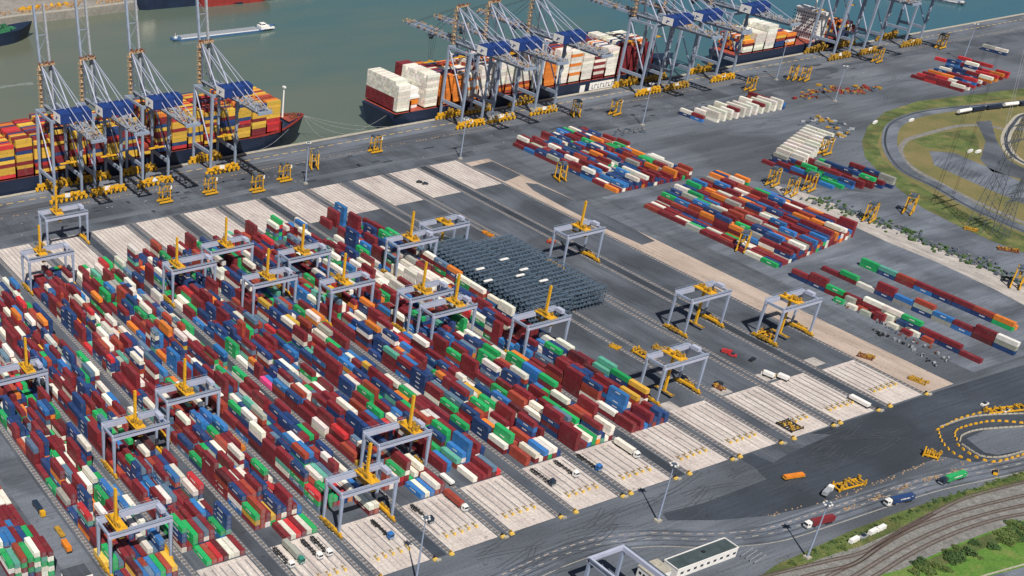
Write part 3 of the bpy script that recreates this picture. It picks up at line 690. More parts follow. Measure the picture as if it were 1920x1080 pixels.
# ------------------------------------------------------------------ ship-to-shore cranes
def clutter(mb, n, x0, x1, y0, y1, z0, z1, r, s=(.4, 1.6)):
    for _ in range(n): mb.box(r.uniform(x0, x1), r.uniform(y0, y1), r.uniform(z0, z1), r.uniform(*s), r.uniform(*s), r.uniform(s[0], s[1]*.8), rz=r.uniform(0, 1.5))
    return mb
def sts(up, seed, tone='yellow'):
    r = random.Random(seed)
    t = thing('quay_crane', 'x', 'quay crane'); g = 'steel_grey'; W = 10.4; Z = 60; GS = 27
    for sx in (-1, 1):
        for y in (0, GS):
            p = [(sx*W+a*.75, y+b_*.7, 4.5) for a, b_ in ((-1, -1), (1, -1), (1, 1), (-1, 1))]+[(sx*W+a*.95, y+b_*1.0, Z) for a, b_ in ((-1, -1), (1, -1), (1, 1), (-1, 1))]
            MB().hexa(p).build('leg', g, t)
        MB().bar((sx*W, 1, 16.5), (sx*W, GS-1, 16.5), 1.3, 2.4).build('portal_beam', g, t)
        MB().bar((sx*W, 0.7, 20), (sx*W, GS-.8, Z-3), .7).build('diagonal_brace', 'lavender', t)
        MB().bar((sx*W, 1, Z-1), (sx*W, GS-1, Z-1), 1.2, 1.8).build('upper_beam', g, t)
    for y in (0, GS):
        MB().box(0, y, Z-1.2, 2*W, 1.3, 2.2).build('cross_beam', g, t)
        s_ = MB().box(0, y, 4.6, 2*W+5, 1.6, 2.4).build('sill_beam', tone, t); bt = 'yellow' if tone == 'cope' else tone
        mb = MB()
        for q in range(8):
            x = -W-3+q*(2*W+6)/7; mb.box(x, y, 2.2, 2.1, 1.7, 1.9); mb.tube((x, y-.8, .8), (x, y+.8, .8), .6, n=8)
        mb.build('wheel_bogie', bt, s_)
        if y == 0:
            MB().box(-1, -.95, 5.2, 4, .8, 2.6).build('control_cabinet', 'white_paint', s_)
            mb = clutter(MB(), 14, -W, W, -1.6, -.9, 3, 7, r, (.7, 2)); mb.build('cable_reel', bt, s_)
    for s in (-1, 1):
        MB().bar((s*3.6, GS+1, Z+1.4), (s*3.6, -56, Z+1.4), 1.0, 2.2).build('trolley_girder', g, t)
    mb = MB()
    for q in range(18): mb.bar((-3.6, GS-q*4.9, Z+1), (3.6, GS-q*4.9, Z+1), .5)
    mb.build('girder_tie', g, t)
    mb = clutter(MB(), 46, -5.5, 5.5, -56, -24, Z+1.8, Z+4, r, (.5, 1.9)); mb.build('backreach_machinery', 'grey_part', t)
    mb = clutter(MB(), 26, -5.5, 5.5, -56, -22, Z+2.5, Z+4.6, r, (.4, 1.5)); mb.build('cable_gear', 'tan_part', t)
    mb = MB()
    for s in (-1, 1):
        for q in range(28): mb.bar((s*5.2, -55+q*3, Z+2.3), (s*5.2, -55+q*3, Z+3.6), .12)
        mb.bar((s*5.2, -56, Z+3.6), (s*5.2, GS, Z+3.6), .12)
        mb.box(s*4.8, -14, Z+2.3, 1, 84, .15)
    mb.build('walkway', 'grey_part', t)
    mb = MB().box(0, -56.5, Z+1.5, 11, 1.4, 1.8).bar((-5, -56, Z+2), (-5, -56, Z+5), .3).bar((5, -56, Z+2), (5, -56, Z+5), .3); mb.build('backreach_frame', g, t)
    # machine house: long navy blue box across the girder with a white end wall
    h = MB().box(0, -13.5, Z+6.1, 23, 12, 6.6)
    hz = Z+9.4
    n0 = len(h.v); h.v += [(-11.5, -19.5, hz), (11.5, -19.5, hz), (11.5, -7.5, hz), (-11.5, -7.5, hz), (-11, -13.5, hz+1.1), (11, -13.5, hz+1.1)]
    h.f += [(n0, n0+1, n0+5, n0+4), (n0+2, n0+3, n0+4, n0+5), (n0, n0+4, n0+3), (n0+1, n0+2, n0+5)]
    ho = h.build('machine_house', 'navy_house', t)
    MB().box(-11.6, -13.5, Z+6.2, .2, 11.2, 5.8).build('end_wall', 'white_paint', ho)
    mb = MB().box(-11.76, -13, Z+5.9, .1, .8, 2.6).box(-11.76, -14.4, Z+6.3, .1, 2.2, .7).box(-11.76, -12.2, Z+5, .1, 1.2, .5); mb.build('end_wall_marking', 'navy_house', ho)
    mb = MB()
    for q in range(4): mb.box(-7+q*4.5, -13.5, hz+1.3, 1.1, 1.1, .7)
    mb.build('roof_vent', 'navy_house', ho)
    # A frame
    for s in (-1, 1):
        mb = MB().bar((s*4.2, GS, Z), (s*4.0, GS+3, 88), 1.1); mb.build('apex_post', 'steel_dark', t)
        MB().bar((s*4.0, GS+2.5, 88), (s*5.2, 2, Z+2), .75).build('apex_brace', 'lavender', t)
        MB().bar((s*4.0, GS+2.5, 88), (s*5.0, -30, Z+2.5), .42).build('backstay', 'lavender', t)
        MB().bar((s*4.0, GS+2.5, 88), (s*4.6, -52, Z+2.5), .36).build('backstay', 'lavender', t)
        MB().bar((s*4.0, GS+2.5, 84), (s*4.2, 14, Z+2), .5).build('apex_strut', 'steel_dark', t)
    MB().box(0, GS+3, 88.6, 11.5, 2.2, 1.2).build('apex_beam', 'tan_part', t)
    clutter(MB(), 18, -6, 6, GS+1.5, GS+4.5, 88.8, 90.5, r, (.5, 1.3)).build('apex_platform', 'rust', t)
    mb = MB()
    for q in range(9):
        z = Z+1+q*3.1; s = 1 if q % 2 else -1
        mb.box(-6.2, GS+1.5+q*.2, z, 2.6, 3.0, .35); mb.bar((-6.2, GS+1.5+s, z), (-6.2, GS+1.5-s, z+3.1), 1, .25); mb.bar((-7.4, GS+.2, z+1.1), (-7.4, GS+3, z+1.1), .15)
    mb.bar((-7.4, GS, Z), (-7.4, GS+3, 88), .2).bar((-5, GS, Z), (-5, GS+3, 88), .2)
    mb.build('stair_tower', 'tan_part', t)
    mb = MB()
    for q in range(7):
        z = 18+q*6; s = 1 if q % 2 else -1
        mb.bar((W+1.3, -1.5*s, z), (W+1.3, 1.5*s, z+6), .9, .2); mb.box(W+1.3, 1.5*s, z+6, 1.3, 1.3, .15)
    mb.build('leg_stairs', 'grey_part', t)
    # cabin and trolley
    ty = -2 if up else r.choice((34, 50, 62))
    mb = MB().box(0, ty, Z-.8, 8, 6, 1).box(1.5, ty+4.4, Z-3.4, 2.6, 2.8, 3.0); mb.build('trolley', 'steel_dark', t)
    zs = 30 if up else 38
    sp = MB().box(0, ty, zs, 2.4, 2.4, .8).box(0, ty, zs-.8, 12.2, 2.2, .5).build('spreader', 'yellow', t)
    mb = MB()
    for sx in (-1, 1):
        for sy in (-1, 1): mb.bar((sx*2.5, ty+sy*1.5, Z-1), (sx*1, ty+sy*1, zs+.3), .12)
    mb.build('hoist_rope', 'black', sp)
    # boom
    a = math.radians(80 if up else 0.8); LB = 66
    hx = (GS+2.2, Z+1.4)
    def bp(d, off=0.0): return (hx[0]+d*math.cos(a)-off*math.sin(a), hx[1]+d*math.sin(a)+off*math.cos(a))
    for s in (-1, 1):
        p0 = bp(0); p1 = bp(LB); MB().bar((s*3.6, p0[0], p0[1]), (s*3.6, p1[0], p1[1]), 1.4, 2.1).build('boom_girder', g if s < 0 or not up else 'grey_part', t)
    mb = MB()
    for q in range(12):
        y, z = bp(2+q*5.6); mb.bar((-3.6, y, z), (3.6, y, z), .45)
        if up: continue
        if q % 2 == 0 and q < 11:
            y2, z2 = bp(2+(q+2)*5.6); mb.bar((-3.6, y, z), (3.6, y2, z2), .28).bar((3.6, y, z), (-3.6, y2, z2), .28) if q < 10 else None
    if up:
        mb = MB()
        for q in range(3):
            y, z = bp(4+q*21); y2, z2 = bp(14+q*21); y3, z3 = bp(24+q*21)
            mb.bar((-3.6, y, z), (3.6, y, z), .5).bar((-3.6, y2, z2), (3.6, y, z), .25).bar((-3.6, y2, z2), (3.6, y3, z3), .25)
    mb.build('boom_lattice', g, t)
    mb = MB()
    for q in range(12 if up else 44):
        d = 2+q*1.45; y, z = bp(d, 1.5); mb.box(r.choice((-4.9, 4.9, 4.7, -4.7, 0)), y, z, r.uniform(.5, 1.6), r.uniform(.5, 1.4), r.uniform(.4, 1.3))
    mb.build('boom_walkway', 'tan_part' if not up else 'grey_part', t)
    if not up:
        for s in (-1, 1):
            for d in (32, 60):
                y, z = bp(d, 1); MB().bar((s*3.8, GS+3, 88.5), (s*3.6, y, z), .3).build('forestay', 'steel_dark', t)
        clutter(MB(), 14, -4, 4, hx[0]+LB-3, hx[0]+LB+5, Z+2, Z+4, r, (.5, 1.5)).build('boom_tip', 'tan_part', t)
    else:
        for s in (-1, 1):
            y, z = bp(28, -1); MB().bar((s*3.9, GS+3, 88.5), (s*3.7, y, z+2), .3).build('forestay', 'steel_dark', t)
    # lashing platform between the legs
    clutter(MB(), 22, -W+1, W-1, GS-6, GS-1, 5, 9, r, (.7, 2.2)).build('sea_side_equipment', 'yellow_dirty', t)
    return t
UPX = [(-297.5, 'leftmost quay crane with boom raised over the containership'), (-266.5, 'second quay crane from left, boom raised'), (-228.5, 'third quay crane from left, boom raised'), (-172.5, 'quay crane with raised boom next to the containership bow')]
for i, (x, lb) in enumerate(UPX):
    o = sts(True, i); o.location = (x, 448, 0); tag(o, lb, group='blue-housed quay cranes with raised booms')
DNX = [(58.5, 'quay crane with lowered boom nearest the ship stern with white containers'), (90, 'second lowered-boom quay crane, right beside the nearest one'), (134.5, 'third lowered-boom quay crane beside white hull letters'),
       (251, 'lowered-boom quay crane standing over the hull end, yellow sill'), (284, 'quay crane in the middle of the right-hand crane cluster'), (340, 'quay crane with yellow sill left of the third ship'),
       (490.5, 'quay crane at the third ship white bridge'), (531, 'quay crane between its two far neighbours'), (590, 'farthest quay crane at the right end')]
for i, (x, lb) in enumerate(DNX):
    o = sts(False, 20+i, 'cope' if i in (1, 2) else ('yellow' if i in (0, 3, 5) else 'yellow_dirty')); o.location = (x, 448, 0); tag(o, lb, group='quay cranes with lowered booms')

# ------------------------------------------------------------------ ships
def hull(parent, L_, B, zt, zb, mat, bow_r=True, name='hull'):
    mb = MB(); N = 26; rings = []
    for i in range(N+1):
        t = i/N; x = t*L_
        def hb(t, full):
            if t < .06: return B/2*(.8+.2*(t/.06)) if full else B/2*(.35+.65*(t/.06))
            if t > .8:
                q = (t-.8)/.2; e = 1-q**(2.6 if full else 1.6); return max(.15, B/2*e)
            return B/2
        rise = 3.2*max(0, (t-.9)/.1)
        rings.append([(x+ (2.5*max(0, (t-.93)/.07)), s*hb(t, True), zt+rise) for s in (1, -1)]+[(x - 4*max(0, (t-.85)/.15), s*hb(t, False), zb) for s in (-1, 1)])
    for r_ in rings: mb.v += r_
    for i in range(N):
        a = i*4; b_ = a+4
        mb.f += [(a, b_, b_+1, a+1), (a+1, b_+1, b_+2, a+2), (a+3, b_+3, b_, a)]
    mb.f += [(0, 1, 2, 3), (4*N+3, 4*N+2, 4*N+1, 4*N)]
    return mb.build(name, mat, parent), rings
def ship(label, x0, L_, B, yc, zt, bays, colf, mat='hull_navy', flip=False, group='container ships moored at the quay', extras=None, bay_l=13.9, start=6):
    t = thing('container_ship', label, 'ship', (x0, yc, 0), math.pi if flip else 0, group)
    hull(t, L_, B, zt, WZ-1, mat)
    mb = MB().poly([(4, -B/2+1), (L_*.8, -B/2+1), (L_*.93, -B/2*.5), (L_*.985, 0), (L_*.93, B/2*.5), (L_*.8, B/2-1), (4, B/2-1)], zt+.03, zt+.12); mb.build('deck', 'deck_red', t)
    nr = int((B-.8)/2.5); r = random.Random(len(label)); cb = MB(); lash = MB()
    for b_ in range(len(bays)):
        xs = start+b_*bay_l+6.3; hgt = bays[b_]
        if hgt == 0: continue
        tt = (xs+7)/L_; lim = B/2 if tt < .8 else B/2*(1-((tt-.8)/.2)**2.6)
        for q in range(nr):
            y = -nr*2.5/2+(q+.5)*2.5
            if abs(y)+1.3 > lim+.6: continue
            for z in range(hgt-(1 if (q < 2 if b_ == 0 else r.random() < .15) else 0)):
                cc = jit(colf(b_, q if not flip else nr-1-q, z, hgt, r, nr), r); cb.box(xs, y, zt+1.6+z*2.62+1.3, 12.2, 2.42, 2.5, cc)
        for s in (-1, 1):
            for z in range(3): lash.bar((xs+6.95, s*(B/2-1), zt), (xs+6.95, s*(B/2-1), zt+9), .7)
        lash.box(xs+6.95, 0, zt+4.5, .5, B-2, 9)
    o = cb.build('container_stacks', 'container_paint_joined', t); o['kind'] = 'stuff'
    lash.build('lashing_bridge', 'hull_red', t)
    if extras: extras(t, L_, B, zt)
    return t
def col1(b, q, z, h, r, nr):
    if b == NBAY1-1: return 'R' if z < 4 else ('y' if z < h-1 else r.choice('yyro'))
    if z == h-1: return r.choice('yyrRmno')
    if q < 1:
        return ['y', 'm', 'y', 'n', 'y', 'y', 'R', 'y', 'y', 'm'][(z*7+b*3+(z*b) % 4) % 10]
    return r.choice('yyyRmrn')
def ex1(t, L_, B, zt):
    MB().poly([(L_*.945, -9), (L_*.99, -2.2), (L_*1.0, 0), (L_*.99, 2.2), (L_*.945, 9)], zt+2.4, zt+2.7).build('forecastle', 'deck_red', t)
    mb = MB().tube((L_-15, 4, zt), (L_-15, 4, zt+26), .8, .6).box(L_-15, 4, zt+26.5, 2, 3, 1.2); mb.build('foremast', 'white_paint', t)
    mb = MB()
    r = random.Random(4); clutter(mb, 26, L_-13, L_-3, -6, 6, zt+3, zt+4, r, (.6, 1.8)); mb.build('mooring_gear', 'rust', t)
    mb = MB()
    for i in range(40):
        tq = .8+.2*i/40; y = B/2*max(.01, 1-((tq-.8)/.2)**2.6); 
        for s in (-1, 1): mb.box(tq*L_+(2.5*max(0, (tq-.93)/.07)), s*y, zt+.7+3.2*max(0, (tq-.9)/.1), L_*.0055, .4, 1.4)
    mb.build('bulwark', 'hull_red', t)
b1 = [10, 10, 9, 10, 10, 11, 10, 11, 9, 11, 3, 11, 9, 10, 10, 9, 10, 9, 9]
NBAY1 = len(b1)
ship('navy containership with yellow and red boxes, bow pointing right', -370.3-2, 303, 46, 504.5, 9.5, b1, col1, extras=ex1, start=8, group='moored container ships')
def col2(b, q, z, h, r, nr):
    if b == 0: return 'w' if (z > 3 or q < 2) else 'm'
    if b == 2: return 'm' if q > nr-5 else 'w'
    if q < 2:
        if b in (7, 8, 9): return 'w' if z > 2 else 'ro'[z % 2]
        if b == 5: return 'w' if z % 3 else 'o'
        return {3: 'o', 4: 'o', 6: 'w', 10: 'w', 11: 'o', 12: 'w', 13: 'wwo'[z % 3], 14: 'w', 15: 'mw'[z % 2], 16: 'w'}.get(b, 'm')
    return r.choice('wwwwwmron' if b > 4 else 'mmrwon')
def ex2(t, L_, B, zt):
    o = MB().box(27, -13, zt+5, 9, 5, 4).build('lifeboat', 'orange_paint', t); MB().box(27, -13, zt+9, 10, 6, 2).build('lifeboat_cover', 'white_paint', o)
    MB().box(26, 0, zt+8, 10, B-18, 16).build('superstructure', 'white_paint', t)
    mb = MB().box(203, -B/2-.08, zt-6, 5.5, .2, 6.5); x = 210
    mb.build('hull_marking', 'white_paint', t)
    mb = MB().box(226, -B/2-.08, zt-5.2, 30, .2, 6.5); pl = mb.build('hull_marking', 'white_paint', t)
    mb = MB(); r = random.Random(8); x = 214
    for i in range(8):
        wv = r.uniform(1.2, 2.2); mb.box(x, -B/2-.22, zt-5.6, .55, .1, 3.6).box(x+wv*.6, -B/2-.22, zt-4.2 if i % 2 else zt-7, wv, .1, .6); x += wv+1.6
    mb.build('hull_lettering', 'hull_navy', pl)
b2 = [9, 0, 10, 9, 8, 8, 10, 10, 9, 8, 10, 9, 11, 10, 9, 8, 9, 10, 9, 9]
ship('navy containership with white reefer stack at its square stern', 4, 330, 48, 505.5, 8, b2, col2, extras=ex2, group='moored container ships', start=5)
def col3(b, q, z, h, r, nr): return 'w' if (b == 1 or b == 2) else r.choice('rmwony')
def ex3(t, L_, B, zt):
    mb = MB()
    for f_ in range(9): mb.box(L_*.66, 0, zt+1.5+f_*3, 12-f_*.25, B-4 if f_ < 8 else B+1, 2.85)
    o = mb.build('superstructure', 'white_paint', t)
    mb = MB()
    for f_ in range(8):
        for q in range(12): mb.box(L_*.66-6+f_*.1, -B/2+4+q*2.6, zt+1.9+f_*3, .25, 1.3, 1)
    mb.build('window', 'glass', o)
    MB().tube((L_*.66, 0, zt+28), (L_*.66, 0, zt+38), .9, .5).build('radar_mast', 'white_paint', t)
ship('smaller navy ship with white bridge beyond the crane cluster', 388, 175, 32, 498, 7, [5, 6, 8, 5, 4, 0, 0, 0, 0, 5, 4], col3, extras=ex3, group='moored container ships', start=12)
# river barge
def barge(label, x, y, L_, B, rz, mat='blue_barge'):
    t = thing('river_barge', label, 'barge', (x, y, WZ), rz)
    hull(t, L_, B, 1.9, -1, mat)
    mb = MB().box(L_*.45, 0, 2.2, L_*.74, B-3, 1.4); o = mb.build('hatch_cover', 'steel_grey', t)
    mb = MB()
    for q in range(22): mb.box(L_*.1+q*L_*.034, 0, 3.05, L_*.03, B-3.6, .25)
    mb.build('hatch', 'grey_part', o)
    mb = MB().box(L_*.45, B/2-1, 2.3, L_*.76, .5, .8).box(L_*.45, -B/2+1, 2.3, L_*.76, .5, .8); mb.build('coaming', 'white_paint', t)
    o = MB().box(L_*.9, 0, 3.3, 10, B-3.5, 3.2).box(L_*.89, 0, 6, 5, 6, 2.6).box(L_*.94, 0, 2.6, 12, B-3, 1.4).build('wheelhouse', 'white_paint', t)
    MB().box(L_*.89, 0, 6.2, 5.15, 5, 1.1).box(L_*.89, 0, 6.2, 4, 6.15, 1.1).build('window', 'glass', o)
    mb = MB().tube((L_*.035, 0, 2), (L_*.035, 0, 7), .25, .15).box(L_*.035, 0, 2.6, 3, 3, 1.2); mb.build('bow_mast', 'white_paint', t)
    return t
a = G(322, 76, WZ); b_ = G(512, 54, WZ)
barge('long blue river barge with white wheelhouse sailing alone mid-river', a[0], a[1], math.hypot(b_[0]-a[0], b_[1]-a[1]), 14, math.atan2(b_[1]-a[1], b_[0]-a[0]))
a = G(436, 8, WZ); b_ = G(580, -14, WZ)
barge('dark barge with white deck cut off by the top edge', a[0], a[1]+4, 120, 15, math.atan2(b_[1]-a[1], b_[0]-a[0]), 'hull_navy')
# ships on the far bank
def far_ship(label, x, y, L_, B, zt, rz, mat, deck, r_):
    t = thing('cargo_ship', label, 'ship', (x, y, 0), rz)
    hull(t, L_, B, zt, WZ-1, mat)
    MB().poly([(4, -B/2+1), (L_*.8, -B/2+1), (L_*.95, 0), (L_*.8, B/2-1), (4, B/2-1)], zt+.05, zt+.2).build('deck', deck, t)
    clutter(MB(), 60, L_*.1, L_*.9, -B/2+2, B/2-2, zt+.5, zt+2.5, random.Random(r_), (1, 4)).build('deck_equipment', deck, t)
    MB().tube((L_*.8, 0, zt), (L_*.8, 0, zt+14), .5, .3).build('mast', 'white_paint', t)
    MB().box(14, 0, zt+7, 14, B-6, 14).box(14, 0, zt+15, 8, B-2, 3).build('superstructure', 'white_paint', t)
    return t
a = G(46, 46, 4)
far_ship('dark ship with green deck at the upper left corner', a[0]-172, a[1]-32, 180, 28, 4, math.atan2(25, 178)*1.2, 'hull_navy', 'deck_green', 3)
a = G(270, 8, 5)
far_ship('dark hulled ship cut by the top edge above the barge', a[0]+6, a[1]+38, 150, 26, 5, -.12, 'hull_navy', 'rust', 6)
a = G(385, 12, 2)
o = thing('tanker', 'red hulled vessel stern showing at the top edge', 'ship', (a[0]+14, a[1]+44, 0), -.1)
hull(o, 90, 20, 2, WZ-1, 'hull_red'); MB().box(45, 0, 2.6, 76, 14, 1).build('deck', 'deck_red', o)
a = G(1720, -6, WZ); b_ = G(1800, 8, WZ)
barge('long grey barge at the top right on the teal water', b_[0]+2, b_[1]-4, 90, 12, math.atan2(a[1]-b_[1], a[0]-b_[0]), 'steel_dark')
# far bank
fb = px((-260, 66), (-60, 45), (45, 30), (120, 22), (200, 12), (270, 3), (330, -8))
fbw = [(p[0], p[1]) for p in fb]
struct('far_bank', MB().poly(fbw+[(fbw[-1][0]+260, fbw[-1][1]+30), (fbw[-1][0]+260, fbw[-1][1]+900), (fbw[0][0]-500, fbw[0][1]+900), (fbw[0][0]-500, fbw[0][1])], WZ-1, .4), 'fardirt')
mb = MB(); ribbon(mb, offset(fbw, 3), 5, .45, .5); struct('far_quay_wall', mb, 'cope')
r = random.Random(9); mb = MB()
for q in range(170):
    tq = r.random(); i = int(tq*5.99); pa, pb = fbw[i], fbw[min(6, i+1)]; f_ = r.random()
    mb.box(pa[0]+(pb[0]-pa[0])*f_, pa[1]+(pb[1]-pa[1])*f_+r.uniform(8, 30), 1.4, r.uniform(1, 4), r.uniform(1, 4), r.uniform(1, 4), rz=r.random())
tag(mb.build('scrap_heap', 'tan_part'), 'heaps of scrap and crates lying along the far quay', 'scrap', kind='stuff')
for q in range(7):
    p = G(50+q*14, 24-q*1.5, 1); tag(MB().box(0, 0, 1.4, 7, 3, 2.6).box(1.5, 0, 3.2, 3, 2.6, 1).build('excavator', 'yellow', loc=(p[0], p[1]+14, .4), rz=.3*q), f'small yellow machine on the far quay, {ORD[q]} from the left', 'machine', 'yellow machines on the far quay')
# mooring lines
def line(name, a, b_, lb):
    mb = MB(); n = 8; pts = []
    for i in range(n+1):
        t = i/n; pts.append((a[0]+(b_[0]-a[0])*t, a[1]+(b_[1]-a[1])*t, a[2]+(b_[2]-a[2])*t-3*math.sin(math.pi*t)))
    for p, q in zip(pts, pts[1:]): mb.bar(p, q, .16)
    tag(mb.build(name, 'sleeper'), lb, 'rope', 'mooring lines')
bw = (-67, 504, 12)
for (u, v, lb) in ((607, 259, 'steepest bow mooring rope of the left ship'), (650, 252, 'middle bow mooring rope of the left ship'), (690, 244, 'long bow mooring rope of the left ship'), (745, 238, 'longest bow mooring rope of the left ship')):
    p = G(u, v, .5); line('mooring_line', bw, p, lb)
line('mooring_line', (-92, 486, 10), (-128, 476.5, .6), 'mooring rope down the navy hull near the bow')
line('mooring_line', (8, 490, 7), (-52, 476.5, .6), 'stern mooring rope running left along the quay')
# ------------------------------------------------------------------ dark reefer racks
def rack(sd):
    t = thing('reefer_rack', 'x', 'rack', group='dark steel reefer racks standing row behind row')
    r = random.Random(sd); H = 12.2
    for z in (3, 5.9, 8.8, 11.7): MB().box(0, 0, z, 30, 1.7, .22).build('platform', 'rack_steel', t)
    mb = MB()
    for i in range(12):
        x = -14.5+i*2.62
        for y in (-.8, .8): mb.box(x, y, H/2, .28, .24, H)
        mb.bar((x, -.8, 3 if i % 2 else 6), (x, .8, 6 if i % 2 else 9), .16)
        if r.random() < .25: mb.bar((x, .8, 11.8), (x, 3.6, 11.8), .22)
    mb.build('post', 'rack_steel', t)
    mb = MB()
    for z in (4.1, 7, 9.9, 12.8):
        for y in (-.85, .85): mb.box(0, y, z, 30, .1, .14)
    mb.build('railing', 'rack_rail', t)
    mb = MB()
    for i in range(9):
        for z in (3.9, 6.8, 9.7):
            if r.random() < .7: mb.box(-10.5+i*2.62+r.uniform(-.3, .3), r.uniform(-.5, .5), z, r.uniform(.5, 2), r.uniform(.4, 1.6), r.uniform(.8, 1.7))
    mb.build('socket_box', 'steel_dark', t)
    mb = MB()
    for q in range(4): mb.bar((12.3, -.6 if q % 2 else .6, q*2.9+.1), (10, .6 if q % 2 else -.6, q*2.9+3), .8, .2)
    mb.build('stairs', 'rack_rail', t)
    return t
paint('rack_steel', (.075, .115, .165), wear=.5, scale=.5); paint('rack_rail', (.15, .2, .26), wear=.4, scale=.5)
rks = [rack(s_) for s_ in (2, 5, 9, 14)]
for k, n, y0, nm in ((7, 22, 153, 'left'), (8, 19, 155.3, 'right')):
    for q in range(n):
        copy_tree(rks[(q*3+k) % 4], (XL[k]+BW/2+(1.5 if k == 7 else -7.0), y0+q*4.7, 0), 0, f'dark steel rack, {ordn(q)} from the front of the {nm} rack group')
for rk in rks: kill(rk)
for q, (u, v) in enumerate(((945, 487), (982, 506), (1019, 527), (975, 517), (900, 505), (915, 527))):
    p = G(u, v, 12.9); tag(MB().box(0, 0, .35, 6, 1.4, .6).box(0, 0, .75, 5.4, 1.1, .2).build('roof_cover', 'white_paint', loc=p), f'white cover lying on the dark racks, {ORD[q]} of six from the quay', 'cover', 'white covers on the racks')
# ------------------------------------------------------------------ straddle carriers
def carrier():
    t = thing('straddle_carrier', 'x', 'straddle carrier', group='yellow straddle carriers')
    LX, WY, H = 9.4, 4.9, 13.2
    for sx in (-1, 1):
        for sy in (-1, 1):
            MB().bar((sx*LX*.36, sy*WY/2, 1.5), (sx*LX*.3, sy*WY/2, H-.4), .55, .7).build('leg', 'yellow', t)
        MB().box(sx*LX*.3, 0, H-.2, .8, WY+.8, .8).build('top_beam', 'steel_dark', t)
    for sy in (-1, 1):
        s = MB().box(0, sy*WY/2, 1.5, LX+1, .8, 1.1).build('side_beam', 'yellow', t)
        mb = MB()
        for q in range(4):
            x = -3.9+q*2.6; mb.tube((x, sy*WY/2-.3, .8), (x, sy*WY/2+.3, .8), .8, n=10)
        mb.build('wheel', 'tyre', s)
        MB().box(0, sy*WY/2, H-.2, LX*.62, .6, .7).build('top_rail', 'yellow_dirty', t)
    MB().box(-LX*.2, 0, H+.8, 3, 3.2, 1.4).build('engine_deck', 'steel_dark', t)
    c = MB().box(LX*.38, -WY*.3, H-1.9, 1.7, 1.9, 2.2).build('cab', 'white_paint', t); MB().box(LX*.38, -WY*.3, H-1.7, 1.8, 1.7, 1.2).build('window', 'glass', c)
    MB().box(0, 0, 8.2, 11, 1.5, .45).box(-5.4, 0, 8.1, .4, 2.4, .5).box(5.4, 0, 8.1, .4, 2.4, .5).build('spreader', 'yellow_dirty', t)
    mb = MB()
    for sx in (-1, 1):
        for sy in (-1, 1): mb.bar((sx*2, sy*.8, 8.3), (sx*2, sy*.8, H), .1)
    mb.build('hoist_rope', 'black', t)
    mb = MB()
    for q in range(4): mb.bar((-3.3, -WY/2-.5, 1.8+q*2.8), (-2.2 if q % 2 else -4, -WY/2-.5, 4.6+q*2.8), .5, .15)
    mb.build('ladder', 'yellow_dirty', t)
    return t
sc = carrier()
for (u, v, rz, lb) in ((309, 380, 0, 'straddle carrier parked in front of the third left quay crane'), (394, 364, 0, 'straddle carrier just below the rightmost raised-boom crane'), (482, 360, 0, 'third straddle carrier of the row leading right'),
    (533, 340, 0, 'straddle carrier between the two beside the bare pads'), (588, 316, 1.2, 'straddle carrier turned endways beside the light mast'), (703, 286, 0, 'lone straddle carrier near the mooring ropes'),
    (1049, 338, 1.3, 'straddle carrier working at the long row of low boxes'), (1078, 218, 1.1, 'dark straddle carrier right of the white-silled crane'), (1152, 216, .15, 'straddle carrier left of the middle crane cluster'),
    (1405, 171, .2, 'straddle carrier above the white container stacks'), (1484, 150, .4, 'left one of two touching straddle carriers'), (1507, 152, .3, 'right one of two touching straddle carriers'),
    (1762, 91, .1, 'far straddle carrier alone near the quay end'), (1643, 117, .2, 'far straddle carrier behind the last cranes'), (1447, 348, .2, 'straddle carrier left of two at the eastern boxes'),
    (1482, 366, .3, 'middle straddle carrier at the eastern boxes'), (1515, 358, .2, 'right straddle carrier at the eastern boxes'), (1903, 538, .5, 'straddle carrier at the right photo edge on the earth strip'),
    (1628, 415, .3, 'straddle carrier on the earth strip behind the boxes'), (1545, 290, .1, 'straddle carrier at the white container pile'), (1390, 470, .5, 'straddle carrier at the front of the central storage rows'), (1702, 400, .4, 'straddle carrier beside the grass bank')):
    p = G(u, v); copy_tree(sc, (p[0], p[1], 0), rz, 'yellow '+lb if not lb.startswith('dark') else lb)
kill(sc)
